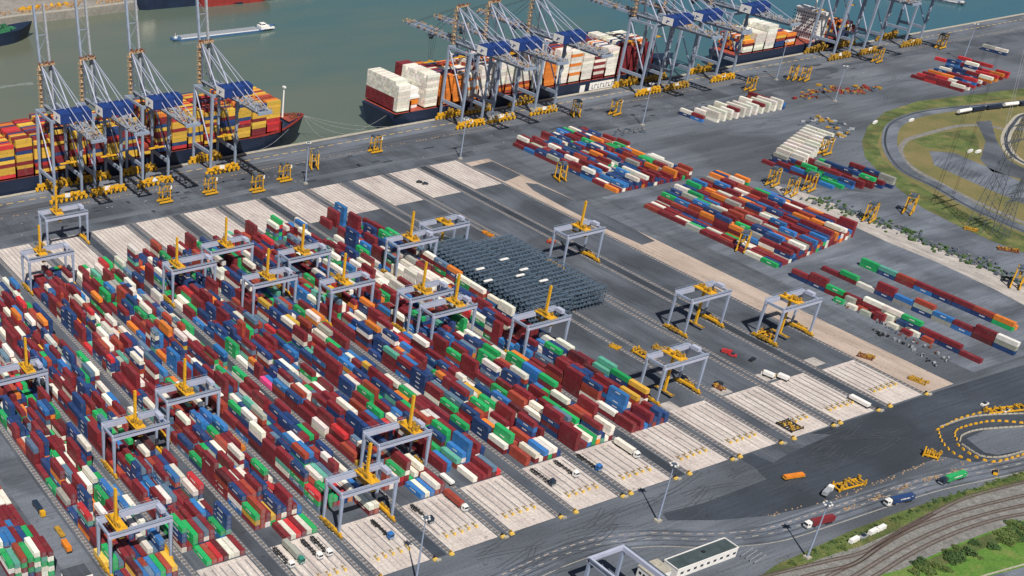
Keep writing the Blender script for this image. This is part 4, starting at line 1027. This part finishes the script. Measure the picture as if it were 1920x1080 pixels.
# ------------------------------------------------------------------ trucks and small vehicles
def truck(label, x, y, rz, cab, load=None, ln=12.1):
    t = thing('truck', label, 'truck', (x, y, 0), rz, 'container trucks')
    c = MB().box(0, 0, 2.05, 2.4, 2.3, 2.5).box(0, .3, 3.5, 2.2, 1.6, .7, taper=.8).build('cab', cab, t)
    MB().box(0, -1.17, 2.55, 2.1, .1, 1.0).box(0, -.3, 2.6, 2.46, .9, .8).build('windscreen', 'glass', c)
    MB().box(0, -1.15, 1.1, 2.4, .3, .6).build('bumper', 'grey_part', c)
    s = MB().box(-.45, 7.2, 1.05, .25, ln+3, .35).box(.45, 7.2, 1.05, .25, ln+3, .35)
    for q in range(6): s.box(0, 2.6+q*2.2, 1.15, 2.3, .3, .25)
    s.build('chassis', 'black' if load is None else 'steel_dark', t)
    for y_ in (-.3, 3.6, 10.2, 11.5, 12.8):
        for sx in (-1, 1): MB().tube((sx*.95-.15, y_, .5), (sx*.95+.15, y_, .5), .5, n=10).build('wheel', 'tyre', t)
    if load:
        b_ = container_body(ln).build('shipping_container', 'container_paint', loc=(0, 0, 0)); b_.color = (*C[load], 1)
        q = Matrix.Rotation(rz, 3, 'Z') @ Vector((0, 8.1, 0)); b_.location = (x+q.x, y+q.y, 1.3); b_.rotation_euler.z = rz
        tag(b_, f'{CN[load]} container carried on the {label.split(" on ")[0].split(" driv")[0]}'[:90], 'container', 'containers loaded on trucks')
        d = bpy.data.objects.new('door', proto[ln if ln in proto else 12.1][1]); COL.objects.link(d); d.parent = b_
        if load in 'gn': d = bpy.data.objects.new('side_marking', proto[12.1][2]); COL.objects.link(d); d.parent = b_
for (u, v, cab, load, lb) in ((547, 1066, 'white_paint', None, 'bare chassis truck with white cab on the lower pad, leftmost'), (566, 1058, 'cab_green', 'k', 'green cab truck on the lower pad'), (600, 1050, 'white_paint', None, 'white cab truck second from the right on the lower pad'),
    (618, 1044, 'white_paint', None, 'white cab truck at the right of the lower pad'), (733, 1012, 'cab_blue', None, 'bright blue cab truck alone on its pad'), (808, 982, 'cab_dark', None, 'dark cab truck beside the red-loaded one'),
    (872, 960, 'white_paint', 'r', 'white cab truck with red box'), (1036, 912, 'cab_dark', None, 'dark cab truck with empty chassis'), (1080, 896, 'white_paint', None, 'white cab truck right of the dark cab one'),
    (1123, 884, 'cab_blue', None, 'blue cab truck with long empty chassis'), (1194, 860, 'white_paint', 'w', 'white truck with white box')):
    p = G(u, v); truck(lb, p[0], p[1]+.6, 0, cab, load)
def road_truck(u0, v0, u1, v1, cab, load, lb):
    a = G(u0, v0); b_ = G(u1, v1); ang = math.atan2(b_[1]-a[1], b_[0]-a[0]); truck(lb, a[0], a[1], ang-math.pi/2, cab, load)
road_truck(1512, 990, 1572, 975, 'white_paint', 'm', 'white cab truck with maroon box driving left on the gate road')
road_truck(1662, 948, 1712, 937, 'white_paint', 'n', 'white cab truck with navy box driving on the gate road')
road_truck(1765, 908, 1812, 893, 'cab_dark', 'g', 'dark blue cab truck with green box driving on the gate road')
def car(label, x, y, rz, mat, van=False, cat='car'):
    h = 1.9 if van else 1.0; l = 5.6 if van else 4.4
    t = thing('van' if van else 'car', label, 'van' if van else 'car', (x, y, 0), rz)
    MB().box(0, 0, .35+h/2, l, 1.85, h, taper=.96).build('body', mat, t)
    MB().box(-.2 if not van else l*.32, 0, 1.7 if not van else 1.75, l*.5 if not van else l*.3, 1.6, .6 if not van else .7, taper=.8).build('window', 'glass', t)
    for sx in (-1, 1):
        for sy in (-1, 1): MB().tube((sx*l*.3, sy*.85, .36), (sx*l*.3, sy*1.0, .36), .36, n=8).build('wheel', 'tyre', t)
VA = math.atan2(G(1655, 990)[1]-G(1592, 1022)[1], G(1655, 990)[0]-G(1592, 1022)[0])
for (u, v, rz, mat, van, lb) in ((1362, 662, -1, 'red_paint', 1, 'red van on empty asphalt between cranes'), (1373, 668, -1, 'red_paint', 0, 'red car right behind the red van'), (1410, 676, .2, 'black', 0, 'black car on empty asphalt right of the red ones'),
    (1347, 721, -.6, 'black', 0, 'dark car beside the block with racks'), (786, 343, -.5, 'black', 0, 'left black car on a bare quay-side pad'), (797, 346, -.5, 'cab_dark', 0, 'right dark car on a bare quay-side pad'),
    (1600, 1016, .4, 'white_paint', 1, 'white van parked on the grass verge'), (1618, 1008, .4, 'grey_part', 0, 'grey car behind the white van on the verge'), (1636, 1000, .4, 'white_paint', 1, 'white pickup next to the grey car on verge'), (1650, 994, .4, 'white_paint', 1, 'white truck body at the right of the verge vehicles'),
    (1866, 888, .5, 'yellow', 0, 'yellow car near the road barriers'), (1640, 232*1.0, .3, 'white_paint', 1, 'white van beside the outer curve road'), (1708, 228, .2, 'white_paint', 1, 'white hut van inside the loop road'),
    (1818, 286, .2, 'white_paint', 1, 'white van by the paved lot'), (1833, 287, .1, 'white_paint', 1, 'white van second by the paved lot'), (1885, 793-20, 0, 'white_paint', 0, 'white car on dark asphalt above the ring'), (1845, 760, 0, 'white_paint', 0, 'small white car on dark asphalt road')):
    rz = VA if 1590 < u < 1660 and v > 900 else rz; p = G(u, v); car(lb, p[0], p[1], rz, mat, bool(van))
# flatbed with blue container body and orange trailers on the west road
def trailer(label, x, y, rz, mat, deckmat='black', ln=11, h=2.2, cab=None):
    t = thing('trailer', label, 'trailer', (x, y, 0), rz)
    MB().box(0, 0, 1.0, 2.3, ln, .35).build('chassis', deckmat, t); MB().box(0, 0, 1.2+h/2, 2.4, ln*.92, h).build('body', mat, t)
    for y_ in (-ln*.4, ln*.3, ln*.4):
        for sx in (-1, 1): MB().tube((sx*.95-.15, y_, .5), (sx*.95+.15, y_, .5), .5, n=8).build('wheel', 'tyre', t)
    if cab: MB().box(0, -ln*.5-1.6, 1.8, 2.3, 2.2, 2.4).build('cab', cab, t)
for (u, v, mat, dk, ln, h, cab, lb) in ((71, 955, 'cab_dark', 'black', 9, 1.6, 'yellow', 'terminal tractor with dark blue load on the west road'), (125, 1030, 'orange_paint', 'black', 7.5, 2.2, None, 'orange box trailer on the west road'),
    (112, 1000, 'yellow_dirty', 'yellow_dirty', 8, .4, None, 'low yellow trailer behind the orange box on the west road'), (190, 1055, 'yellow_mark', 'black', 12, 3.0, None, 'tall yellow carriage under the lower left crane')):
    p = G(u, v); trailer(lb, p[0], p[1], 0, mat, dk, ln, h, cab)
p = G(1487, 897); trailer('lone orange trailer on the dark asphalt road', p[0], p[1], 1.35, 'orange_paint', 'yellow_dirty', 11, 1.1)
p = G(1610, 757); trailer('long white trailer on the right end pad', p[0], p[1], 0, 'white_paint', 'black', 12, 1.6)
p = G(840, 905); trailer('white flat container frame with dark markings between two pads', p[0], p[1]+1, 0, 'white_paint', 'black', 9, 1.2)
# yellow work frames
def frame(label, x, y, rz, L_, W_, H_, mat='yellow', seed=1):
    t = thing('spreader_frame', label, 'steel frame', (x, y, 0), rz); r = random.Random(seed)
    for s in (-1, 1):
        MB().box(s*W_/2, 0, H_*.35, .5, L_, .7).build('side_rail', mat, t)
        for e in (-1, 1): MB().box(s*W_/2, e*L_*.45, H_/2, .5, .6, H_).build('post', mat, t)
    mb = MB()
    for q in range(7): mb.box(0, -L_/2+.5+q*(L_-1)/6, H_*.4+r.uniform(0, H_*.4), W_, .5, .5)
    mb.build('cross_member', mat, t)
    clutter(MB(), 16, -W_/2, W_/2, -L_/2, L_/2, .6, H_, r, (.5, 1.4)).build('machinery', 'yellow_dirty', t)
def pdir(u0, v0, u1, v1):
    a, b_ = G(u0, v0), G(u1, v1); return math.atan2(b_[1]-a[1], b_[0]-a[0])-math.pi/2
for (u, v, rz, l, w_, h, mat, lb) in ((1205, 668, 0, 13, 4, 3.4, 'yellow', 'yellow steel frame on the asphalt left of a crane'), (1236, 656, .3, 7, 3, 2.6, 'yellow_dirty', 'small yellow frame behind the long yellow one'), (1153, 652, .2, 6, 3, 1.5, 'yellow', 'low yellow frame by the crane rail left of the long one'),
    (1435, 635, 0, 10, 5, 5, 'yellow', 'tall yellow spreader rig at the crane by the tan strip'), (915, 440, 0, 9, 2.6, 1.4, 'orange_paint', 'orange frame lying behind the dark racks'), (1033, 455, .2, 4, 4, 2, 'red_paint', 'red and yellow rig by the lone crane'),
    (1348, 728, 0, 6, 3, 1.6, 'rust', 'rusty frame right of the crane before empty pads'), (1623, 670, .4, 8, 4, 1.6, 'rust', 'rusty machine parked on the tan strip'), (1480, 800, 0, 10, 8, 1.5, 'black', 'black skeletal platform on an empty pad'),
    (1722, 715, .2, 9, 4, 1.4, 'yellow_dirty', 'yellow brown frames at the tan strip end'), (1745, 856, .5, 7, 4, 3.6, 'yellow', 'yellow machine at the road barrier corner'), (1590, 912, pdir(1555, 922, 1625, 903), 17, 4.5, 3.4, 'yellow', 'yellow folded crane machine at the dark road edge'),
    (1890, 770, pdir(1850, 774, 1925, 766), 26, 4, 2.8, 'yellow', 'long bright yellow steel pile above the barrier ring'), (1440, 705, .3, 7, 3, 2, 'white_paint', 'white tarpaulined load on an empty pad'), (1820, 432, .4, 8, 3, 2, 'yellow_dirty', 'yellow brown machine below the pylon'), (1890, 470, .6, 12, 4, 2, 'rust', 'rusty frame row below the grass bank')):
    p = G(u, v); frame(lb, p[0], p[1], rz, l, w_, h, mat, len(lb))
for (u, v, mat, lb) in ((1548, 928, 'grey_part', 'dark truck with white cab left of yellow machine'), (1440, 707, 'white_paint', 'white tank trailer at the pad step'), (1467, 712, 'white_paint', 'second white box trailer at the pad step')):
    p = G(u, v); trailer(lb, p[0], p[1], .2 if v < 900 else 1.9, mat, 'black', 6, 1.8, 'white_paint' if v > 900 else None)
# ------------------------------------------------------------------ lane end posts, rail buffers, barriers
def guard():
    t = thing('lane_guard', 'x', 'lane guard', group='yellow guards at the truck lane ends')
    MB().box(0, .9, .45, .5, 3.4, .35).build('kerb', 'cope', t); MB().box(0, -.8, .75, 1.1, .9, 1.2, taper=.8).build('post', 'yellow_mark', t); MB().box(0, 1.2, .8, .5, .5, 1.1).build('reader_box', 'yellow_dirty', t)
    return t
gp = guard()
PN = {-2: 'leftmost pad', -1: 'pad next to the leftmost', 0: 'pad with three white cabs', 1: 'pad with bright blue cab', 2: 'pad with red loaded truck', 3: 'truckless pad beside it', 4: 'pad with two bare chassis',
      5: 'pad with white truck', 6: 'first wholly bare pad', 7: 'second wholly bare pad', 8: 'pad with black platform', 9: 'pad with white trailer', 10: 'last pad by tan strip'}
for k in range(0, 11):
    for i in range(5):
        copy_tree(gp, (XL[k]+4.2+i*4.1, 11+random.uniform(-.3, .3)+(3 if k == 10 else 0), .1), 0, f'yellow lane guard, {ORD[i]} from left on the {PN[k]}')
kill(gp)
for k in range(-1, 11):
    for s, x in (('left', XL[k]-1.7), ('right', XL[k]+BW+1.7)):
        t = thing('rail_buffer', f'yellow rail end buffer at the {s} side of the {PN[k]}', 'buffer', (x, -.9, 0), 0, 'buffers at the inland crane rail ends')
        MB().box(0, 0, .7, 2.2, 1.5, .9, taper=.8).build('base', 'yellow_mark', t); MB().box(0, .9, 1.1, .7, .9, 1.7).build('bumper', 'yellow_dirty' if s == 'left' else 'black', t)
        if s == 'right': MB().box(.9, -.9, .6, 2.4, 1.2, .8).build('cabinet', 'cope', t)
cb = MB().box(0, 0, .5, 2.0, .75, .85, taper=.7).build('barrier_block', 'yellow')
cb2 = MB().box(0, 0, .45, 2.6, .6, .7, taper=.8).build('barrier_block', 'cope')
nb = 0
for pts, nm, step in ((((1758, 806), (1775, 797), (1800, 785), (1850, 772), (1880, 768)), 'outer arc of the barrier ring', 4.2), (((1793, 824), (1790, 815), (1797, 805), (1830, 795), (1870, 790), (1928, 795)), 'inner arc of the barrier ring', 3.4),
    (((1760, 812), (1768, 832), (1790, 852), (1830, 870)), 'lower left side of the barrier ring', 3.8), (((1796, 835), (1812, 848), (1840, 862), (1870, 866), (1928, 850)), 'lower inner side of the barrier ring', 3.8)):
    for q, (x, y, a) in enumerate(along(smooth(px(*pts)), step)):
        o = cb.copy(); COL.objects.link(o); o.location = (x, y, 0); o.rotation_euler.z = a+random.uniform(-.15, .15); nb += 1
        tag(o, f'yellow barrier block, {ordn(q)} along the {nm}', 'barrier', 'yellow blocks of the barrier ring')
PB = [(p_, f'{ordn(q_)} along the {nm_}') for pts_, nm_ in ((((1765, 800), (1830, 781), (1925, 776)), 'upper line'), (((1800, 826), (1806, 816), (1840, 806), (1925, 800)), 'middle line'), (((1806, 836), (1840, 856), (1880, 857), (1925, 845)), 'lower line')) for q_, p_ in enumerate(along(smooth(px(*pts_)), 2.7))]
for (x, y, a), pn in PB:
    o = cb2.copy(); COL.objects.link(o); o.location = (x, y, 0); o.rotation_euler.z = a
    tag(o, f'pale concrete block, {pn} of the barrier ring', 'barrier', 'pale concrete blocks in the barrier ring')
bpy.data.objects.remove(cb); bpy.data.objects.remove(cb2)
r = random.Random(21); mb = MB()
for (x, y, a) in along(smooth(px((1440, 967), (1560, 935), (1660, 900), (1765, 860), (1810, 872))), .6):
    if r.random() < .3: mb.box(x+r.uniform(-1, 1), y+r.uniform(-1, 1), .1, r.uniform(.3, 1), r.uniform(.3, .8), .2, rz=r.random())
for (x, y, a) in along(smooth(px((1560, 965), (1640, 935), (1720, 905), (1800, 880))), .25):
    if math.sin(x*.35)+r.random() > .7: mb.box(x+r.uniform(-2, 2), y+r.uniform(-1.2, 1.2), .15, r.uniform(.2, 1), r.uniform(.2, .7), .25, rz=r.random())
tag(mb.build('road_debris', 'tan_part'), 'scattered rubble and planks along the gate road edges', 'rubble', kind='stuff')
# ------------------------------------------------------------------ light masts, pylon
def mast(label, x, y, h):
    t = thing('light_mast', label, 'light mast', (x, y, 0), 0, 'tall light masts')
    MB().box(0, 0, .5, 2.6, 2.6, 1).build('base', 'cope', t)
    MB().tube((0, 0, .8), (0, 0, h), .5, .2, n=8).build('pole', 'asc_grey', t)
    o = MB().tube((0, 0, h-.2), (0, 0, h+.2), 1.3, 1.3, n=10).build('head_ring', 'steel_dark', t)
    for q in range(6):
        a = q*math.pi/3; MB().box(math.cos(a)*1.6, math.sin(a)*1.6, h-.1, .7, .7, .5, rz=a).build('floodlight', 'white_paint', o)
for (u, v, h, lb) in ((1233, 977, 31, 'light mast with long shadow at the kerb of the gate road'), (1513, 1046, 29, 'light mast on the grass verge beside the maroon truck'), (1805, 115, 34, 'far light mast near the quay end'), (1204, 235, 34, 'light mast left of the middle crane cluster'),
    (573, 345, 31, 'light mast beside the endways straddle carrier'), (863, 298, 31, 'light mast at the top corner of bare pads'), (780, 1088, 33, 'light mast cut by the bottom edge'), (1455, 150, 34, 'light mast right of the crane cluster'), (1565, 190, 30, 'light mast beside the scrap area')):
    p = G(u, v); mast(lb, p[0], p[1], h)
def tower(label, x, y, h, b0):
    t = thing('lattice_tower', label, 'pylon', (x, y, 0)); g = 'steel_dark'
    def hw(z): return b0*(1-z/h)**1.1*.5+.7
    for sx in (-1, 1):
        for sy in (-1, 1):
            mb = MB(); 
            for q in range(10):
                z0, z1 = h*q/10, h*(q+1)/10; mb.bar((sx*hw(z0), sy*hw(z0), z0), (sx*hw(z1), sy*hw(z1), z1), .26)
            mb.build('leg', 'pylon_steel', t)
    mb = MB()
    for q in range(12):
        z0, z1 = h*q/12, h*(q+1)/12; a, b_ = hw(z0), hw(z1)
        for (p0, p1) in (((-a, -a), (b_, -b_)), ((a, -a), (-b_, -b_)), ((-a, a), (b_, b_)), ((a, a), (-b_, b_)), ((-a, -a), (-b_, b_)), ((a, -a), (b_, b_)), ((-a, a), (-b_, -b_)), ((a, a), (b_, -b_))): mb.bar((*p0, z0), (*p1, z1), .13)
    mb.build('bracing', 'pylon_steel', t)
    for z, l in ((h*.62, 9), (h*.76, 12), (h*.9, 8)):
        for s in (-1, 1): MB().bar((0, 0, z+1.5), (s*l, 0, z+.4), .3).bar((0, .6, z), (s*l, 0, z+.3), .3).bar((0, -.6, z), (s*l, 0, z+.3), .3).tube((s*l, 0, z+.2), (s*l, 0, z-2.2), .16, n=6).build('cross_arm', 'pylon_steel', t)
paint('pylon_steel', (.09, .105, .125), wear=.2)
p = G(1835, 428); tower('tall grey lattice pylon beside the grass at the right', p[0], p[1], 78, 10)
p = G(1848, 436); tower('shorter lattice pylon just right of the tall one', p[0]+2, p[1]-8, 40, 7)
for s in (-12, 12, -9, 9):
    line('power_cable', (p[0]+s, p[1]+6, 57+abs(s)/3), (p[0]+s+430, p[1]+260, 60), {-12: 'upper left', 12: 'upper right', -9: 'lower left', 9: 'lower right'}[s]+' power cable running from the tall pylon')
# ------------------------------------------------------------------ buildings at the lower edge, gantry
t = thing('long_building', 'long low building with dark roof and white wall', 'building', (-232, -56, 0))
MB().box(17.5, 3.8, 2.4, 35, 7.6, 4.8).build('wall', 'white_paint', t)
rf = MB().box(17.5, 3.8, 4.9, 34.6, 7.2, .25).build('roof', 'roof_dark', t)
mb = MB()
for (x, y, sx, sy) in ((17.5, 0, 35.4, .35), (17.5, 7.6, 35.4, .35), (0, 3.8, .35, 7.6), (35, 3.8, .35, 7.6)): mb.box(x, y, 5.1, sx, sy, .5)
mb.build('parapet', 'white_paint', rf)
MB().box(19, 4.4, 5.3, 1.4, 1.2, .6).build('roof_hatch', 'black', rf)
for q in range(9): MB().box(3+q*3.8, -.06, 2.5, 1.6, .12, 1.1).build('window', 'glass', t)
MB().box(-.06, 4, 1.2, .12, 1.3, 2.3).build('door', 'grey_part', t)
MB().box(-6, 4.0, 1.6, 7, 6, 3.2).build('annex', 'lavender', t)
p = G(1225, 1062, 6)
t = thing('small_building', 'small white flat-roofed cabin beside the grey gantry', 'building', (p[0], p[1]-1, 0), -.02)
MB().box(0, 0, 2.9, 10.5, 8, 5.8).build('wall', 'white_paint', t); rf = MB().box(0, 0, 6, 11, 8.6, .35).build('roof', 'cope', t); MB().box(0, 0, 6.25, .2, 8.4, .12).build('roof_seam', 'roof_dark', rf)
for q in range(3): MB().box(-5.3, -2.2+q*2.2, 3.4, .12, 1.3, 1.2).build('window', 'glass', t)
t = thing('gantry_crane', 'grey crane portal standing at the bottom edge by the white cabin', 'gantry crane', (-267, -62, 0))
for s in (-1, 1):
    b_ = MB().box(s*9, 0, 19.6, 1.5, 30, 2.0).build('main_beam', 'lavender', t)
    MB().box(s*9.9, 0, 20.7, .8, 30, .12).build('walkway', 'steel_dark', b_)
    MB().box(0, s*15.2, 19.6, 19.5, 1.4, 1.8).build('end_beam', 'lavender', t)
    for e in (-1, 1): MB().bar((s*9, e*14.6, .8), (s*9, e*14.6, 18.6), 1.2).build('leg', 'asc_grey', t)
    MB().box(s*9, 0, 1.1, 1.2, 32, 1.2).build('sill_beam', 'asc_grey', t)
p = G(1412, 1045)
t = thing('bicycle_shelter', 'grey open steel rack structure right of the long building', 'shelter', (p[0], p[1], 0), .2)
for q in range(4): MB().box(0, -3+q*2, 1.2, 9, .25, .25).build('beam', 'grey_part', t); MB().box(-4, -3+q*2, .6, .2, .2, 1.2).build('post', 'grey_part', t); MB().box(4, -3+q*2, .6, .2, .2, 1.2).build('post', 'grey_part', t)
p = G(135, 1085, 3)
t = thing('gatehouse', 'flat dark roof with white edge at the lower left road', 'building', (p[0]+3, p[1]+2.5, 0))
MB().box(0, 0, 3.2, 11, 9, .5).build('roof', 'yard_asphalt', t); MB().box(0, -4.6, 3.3, 11.4, .4, 1).build('fascia', 'white_paint', t)
for sx in (-1, 1):
    for sy in (-1, 1): MB().box(sx*5, sy*4, 1.5, .4, .4, 3).build('post', 'white_paint', t)
# ------------------------------------------------------------------ train in the loop, odds at the upper right
tr = smooth(px((1806, 214), (1840, 208), (1880, 203), (1925, 198)))
kinds = ['white_paint', 'hull_navy', 'hull_navy', 'white_paint', 'hull_navy']
for q, (x, y, a) in enumerate(along(tr, 17)[:5]):
    t = thing('tank_wagon' if kinds[q] == 'white_paint' else 'flat_wagon', f'{"white tank" if kinds[q]=="white_paint" else "dark flat"} wagon, {ORD[q]} of the train in the loop', 'rail wagon', (x, y, .1), a, 'wagons of the train in the loop')
    MB().box(0, 0, 1.2, 15, 2.4, .5).build('underframe', 'black', t)
    if kinds[q] == 'white_paint': MB().tube((-7, 0, 3), (7, 0, 3), 1.5, n=14).build('tank', 'white_paint', t)
    else: MB().box(0, 0, 2.5, 14, 2.5, 2.2).build('load', 'hull_navy', t)
    for e in (-5.5, 5.5): MB().box(e, 0, .6, 2.6, 2, .8).build('wheelset', 'tyre', t)
def heap(name, pts, n, mats, label, rr=(.6, 2.2), spread=5, kindseed=3):
    r = random.Random(kindseed); c = along(smooth(px(*pts)), max(.4, 1)); t = None
    for mi, mt_ in enumerate(mats):
        mb = MB()
        for _ in range(n//len(mats)):
            x, y, a = r.choice(c); mb.box(x+r.gauss(0, spread), y+r.gauss(0, spread*.8), r.uniform(.3, 1.2), r.uniform(*rr), r.uniform(*rr), r.uniform(.4, 1.6), rz=r.uniform(0, 3))
        if t is None: t = tag(mb.build(name, mt_), label, 'scrap heap', kind='stuff')
        else: mb.build('debris', mt_, t)['kind'] = 'stuff'
heap('scrap_pile', ((1500, 185), (1560, 165), (1600, 175), (1640, 165)), 130, ['rust', 'hull_red', 'steel_dark', 'yellow_dirty', 'steel_dark'], 'scattered scrap and red machine parts beside the white stacks', (.8, 4))
heap('rubble_strip', ((1520, 375), (1600, 400), (1690, 435), (1760, 465), (1850, 500), (1925, 530)), 300, ['gravel', 'leaf', 'leaf', 'steel_dark'], 'strip of rubble and scrub behind the storage rows', (.6, 2.6), 4)
heap('equipment_pile', ((1500, 232), (1560, 225), (1580, 260)), 50, ['yellow_dirty', 'grey_part', 'steel_dark'], 'pile of grey and yellow parts near the outer curve', (1, 4), 5)
heap('parts_heap', ((1160, 250), (1200, 245)), 50, ['gravel', 'steel_dark'], 'low heap of dark parts by the central light mast', (1, 2.4), 4)
heap('parts_row', ((1570, 570), (1640, 600), (1700, 635), (1760, 665), (1790, 690)), 36, ['grey_part', 'steel_dark', 'rust'], 'row of pale blocks and scrap along the yard road', (.4, 1.3), .9)
heap('parts_row', ((1640, 620), (1700, 650), (1760, 690)), 30, ['grey_part', 'black'], 'second sparse line of blocks beside the tan strip', (.4, 1.5), 1.2, 8)
# ------------------------------------------------------------------ bushes
def bush_mesh(seed, n=420):
    r = random.Random(seed); mb = MB()
    for _ in range(n):
        th = r.uniform(0, 6.28); rr = math.sqrt(r.random()); lump = 1+.3*math.sin(th*3+seed); z = r.uniform(.05, 1)*math.sqrt(max(0, 1-rr*rr*.85))
        x, y = math.cos(th)*rr*lump, math.sin(th)*rr*lump; s = r.uniform(.07, .15); a = r.uniform(0, 3); t = r.uniform(-.7, .7)
        c, sn = math.cos(a)*s, math.sin(a)*s; k = len(mb.v)
        mb.v += [(x-c, y-sn, z-s*t), (x+sn*.7, y-c*.7, z+s*.3), (x+c, y+sn, z+s*t), (x-sn*.7, y+c*.7, z-s*.2)]; mb.f.append((k, k+1, k+2, k+3))
    return mb
BM = []
for s in range(4):
    a = bush_mesh(s).build('foliage', 'leaf' if s % 3 else 'leaf_light'); st = MB().tube((0, 0, 0), (0, 0, .5), .05, .02, n=5).build('stem', 'sleeper_brown')
    BM.append((a.data, st.data)); bpy.data.objects.remove(a); bpy.data.objects.remove(st)
r = random.Random(77)
def bush(x, y, s, label, group):
    t = thing('bush', label, 'bush', (x, y, 0), r.uniform(0, 6), group); t.scale = (s, s, s*r.uniform(.6, .9))
    fm, sm_ = r.choice(BM)
    for nm, d in (('foliage', fm), ('stem', sm_)):
        o = bpy.data.objects.new(nm, d); COL.objects.link(o); o.parent = t
for u, v, s, lb in ((1827, 1019, 2.4, 'lone round bush between the tracks and the green clump'), (1862, 1027, 2.5, 'round bush right of the lone one'), (1815, 1037, 3.2, 'broad bush left of the round pair'), (1838, 1047, 1.3, 'tiny bush below the broad one'),
    (1580, 1028, 2.0, 'dark round bush on the verge beside the white van'), (1547, 1027, 1.7, 'small bush on the verge left of the van'), (1554, 1040, 1.0, 'tiny bush below the small verge bush'), (1486, 1057, 1.8, 'bush at the lower end of the verge')):
    p = G(u, v); bush(p[0], p[1], s, lb, 'single bushes by the railway')
for cx, cy, n, sx_, sy_, nm in ((1895, 1003, 22, 22, 14, 'upper right clump'), (1785, 1042, 14, 17, 10, 'middle clump'), (1738, 1064, 20, 24, 12, 'lower left clump'), (1905, 985, 8, 16, 6, 'upper right clump')):
    for q in range(n):
        p = G(cx+r.gauss(0, sx_*.6), cy+r.gauss(0, sy_*.6)); bush(p[0], p[1], r.uniform(1.4, 2.8), f'dark green bush growing in the {nm} by the railway', 'bushes of the '+nm)
hl = along(smooth(px((1500, 1040), (1600, 998), (1680, 967), (1760, 935), (1840, 908), (1925, 882))), 1.3)
for q, (x, y, a) in enumerate(hl):
    if r.random() < .75: bush(x+r.uniform(-1, 1), y-1.6+r.uniform(-1.2, 1.2), r.uniform(.5, 1.3), f'low bush, {ordn(q)} place from the left in the gate road hedge', 'low hedge bushes along the gate road')
r2 = random.Random(5); gl = smooth(px((1470, 1060), (1560, 1030), (1640, 1000), (1740, 950), (1850, 915), (1925, 890)))
mb = MB()
for (x, y, a) in along(gl, .25):
    for _ in range(3): mb.box(x+r2.gauss(0, 2), y+r2.gauss(0, 1.6), .15, r2.uniform(.1, .4), r2.uniform(.1, .4), r2.uniform(.2, .5), rz=r2.random())
tag(mb.build('grass_tufts', 'leaf_light'), 'tufts of grass and weeds on the verge', 'grass', kind='stuff')
# ------------------------------------------------------------------ joined small pieces are stuff
SM = ('wheel_bogie', 'walkway', 'backreach_machinery', 'cable_gear', 'girder_tie', 'stair_tower', 'leg_stairs', 'boom_lattice', 'boom_walkway', 'boom_tip', 'apex_platform', 'sea_side_equipment', 'cable_reel', 'hoist_rope', 'hoist_machinery', 'railing',
      'lashing_bridge', 'side_marking', 'machinery', 'post', 'socket_box', 'stairs', 'ladder', 'drive_cabinet', 'window', 'roof_vent', 'bracing', 'deck_equipment', 'mooring_gear', 'hull_lettering', 'hatch', 'cross_member', 'backreach_frame', 'bulwark', 'wheel', 'parapet', 'coaming', 'door', 'end_wall_marking')
def islands(me):
    n = len(me.vertices); par = list(range(n))
    def f(a):
        while par[a] != a: par[a] = par[par[a]]; a = par[a]
        return a
    for e in me.edges:
        a, b_ = f(e.vertices[0]), f(e.vertices[1]); par[a] = b_
    return len({f(i) for i in range(n)})
memo = {}
for o in bpy.data.objects:
    if o.type == 'MESH' and o.parent and o.name.split('.')[0] in SM:
        if o.data.name not in memo: memo[o.data.name] = islands(o.data) > 1 if len(o.data.vertices) < 4000 else True
        if memo[o.data.name]: o['kind'] = 'stuff'
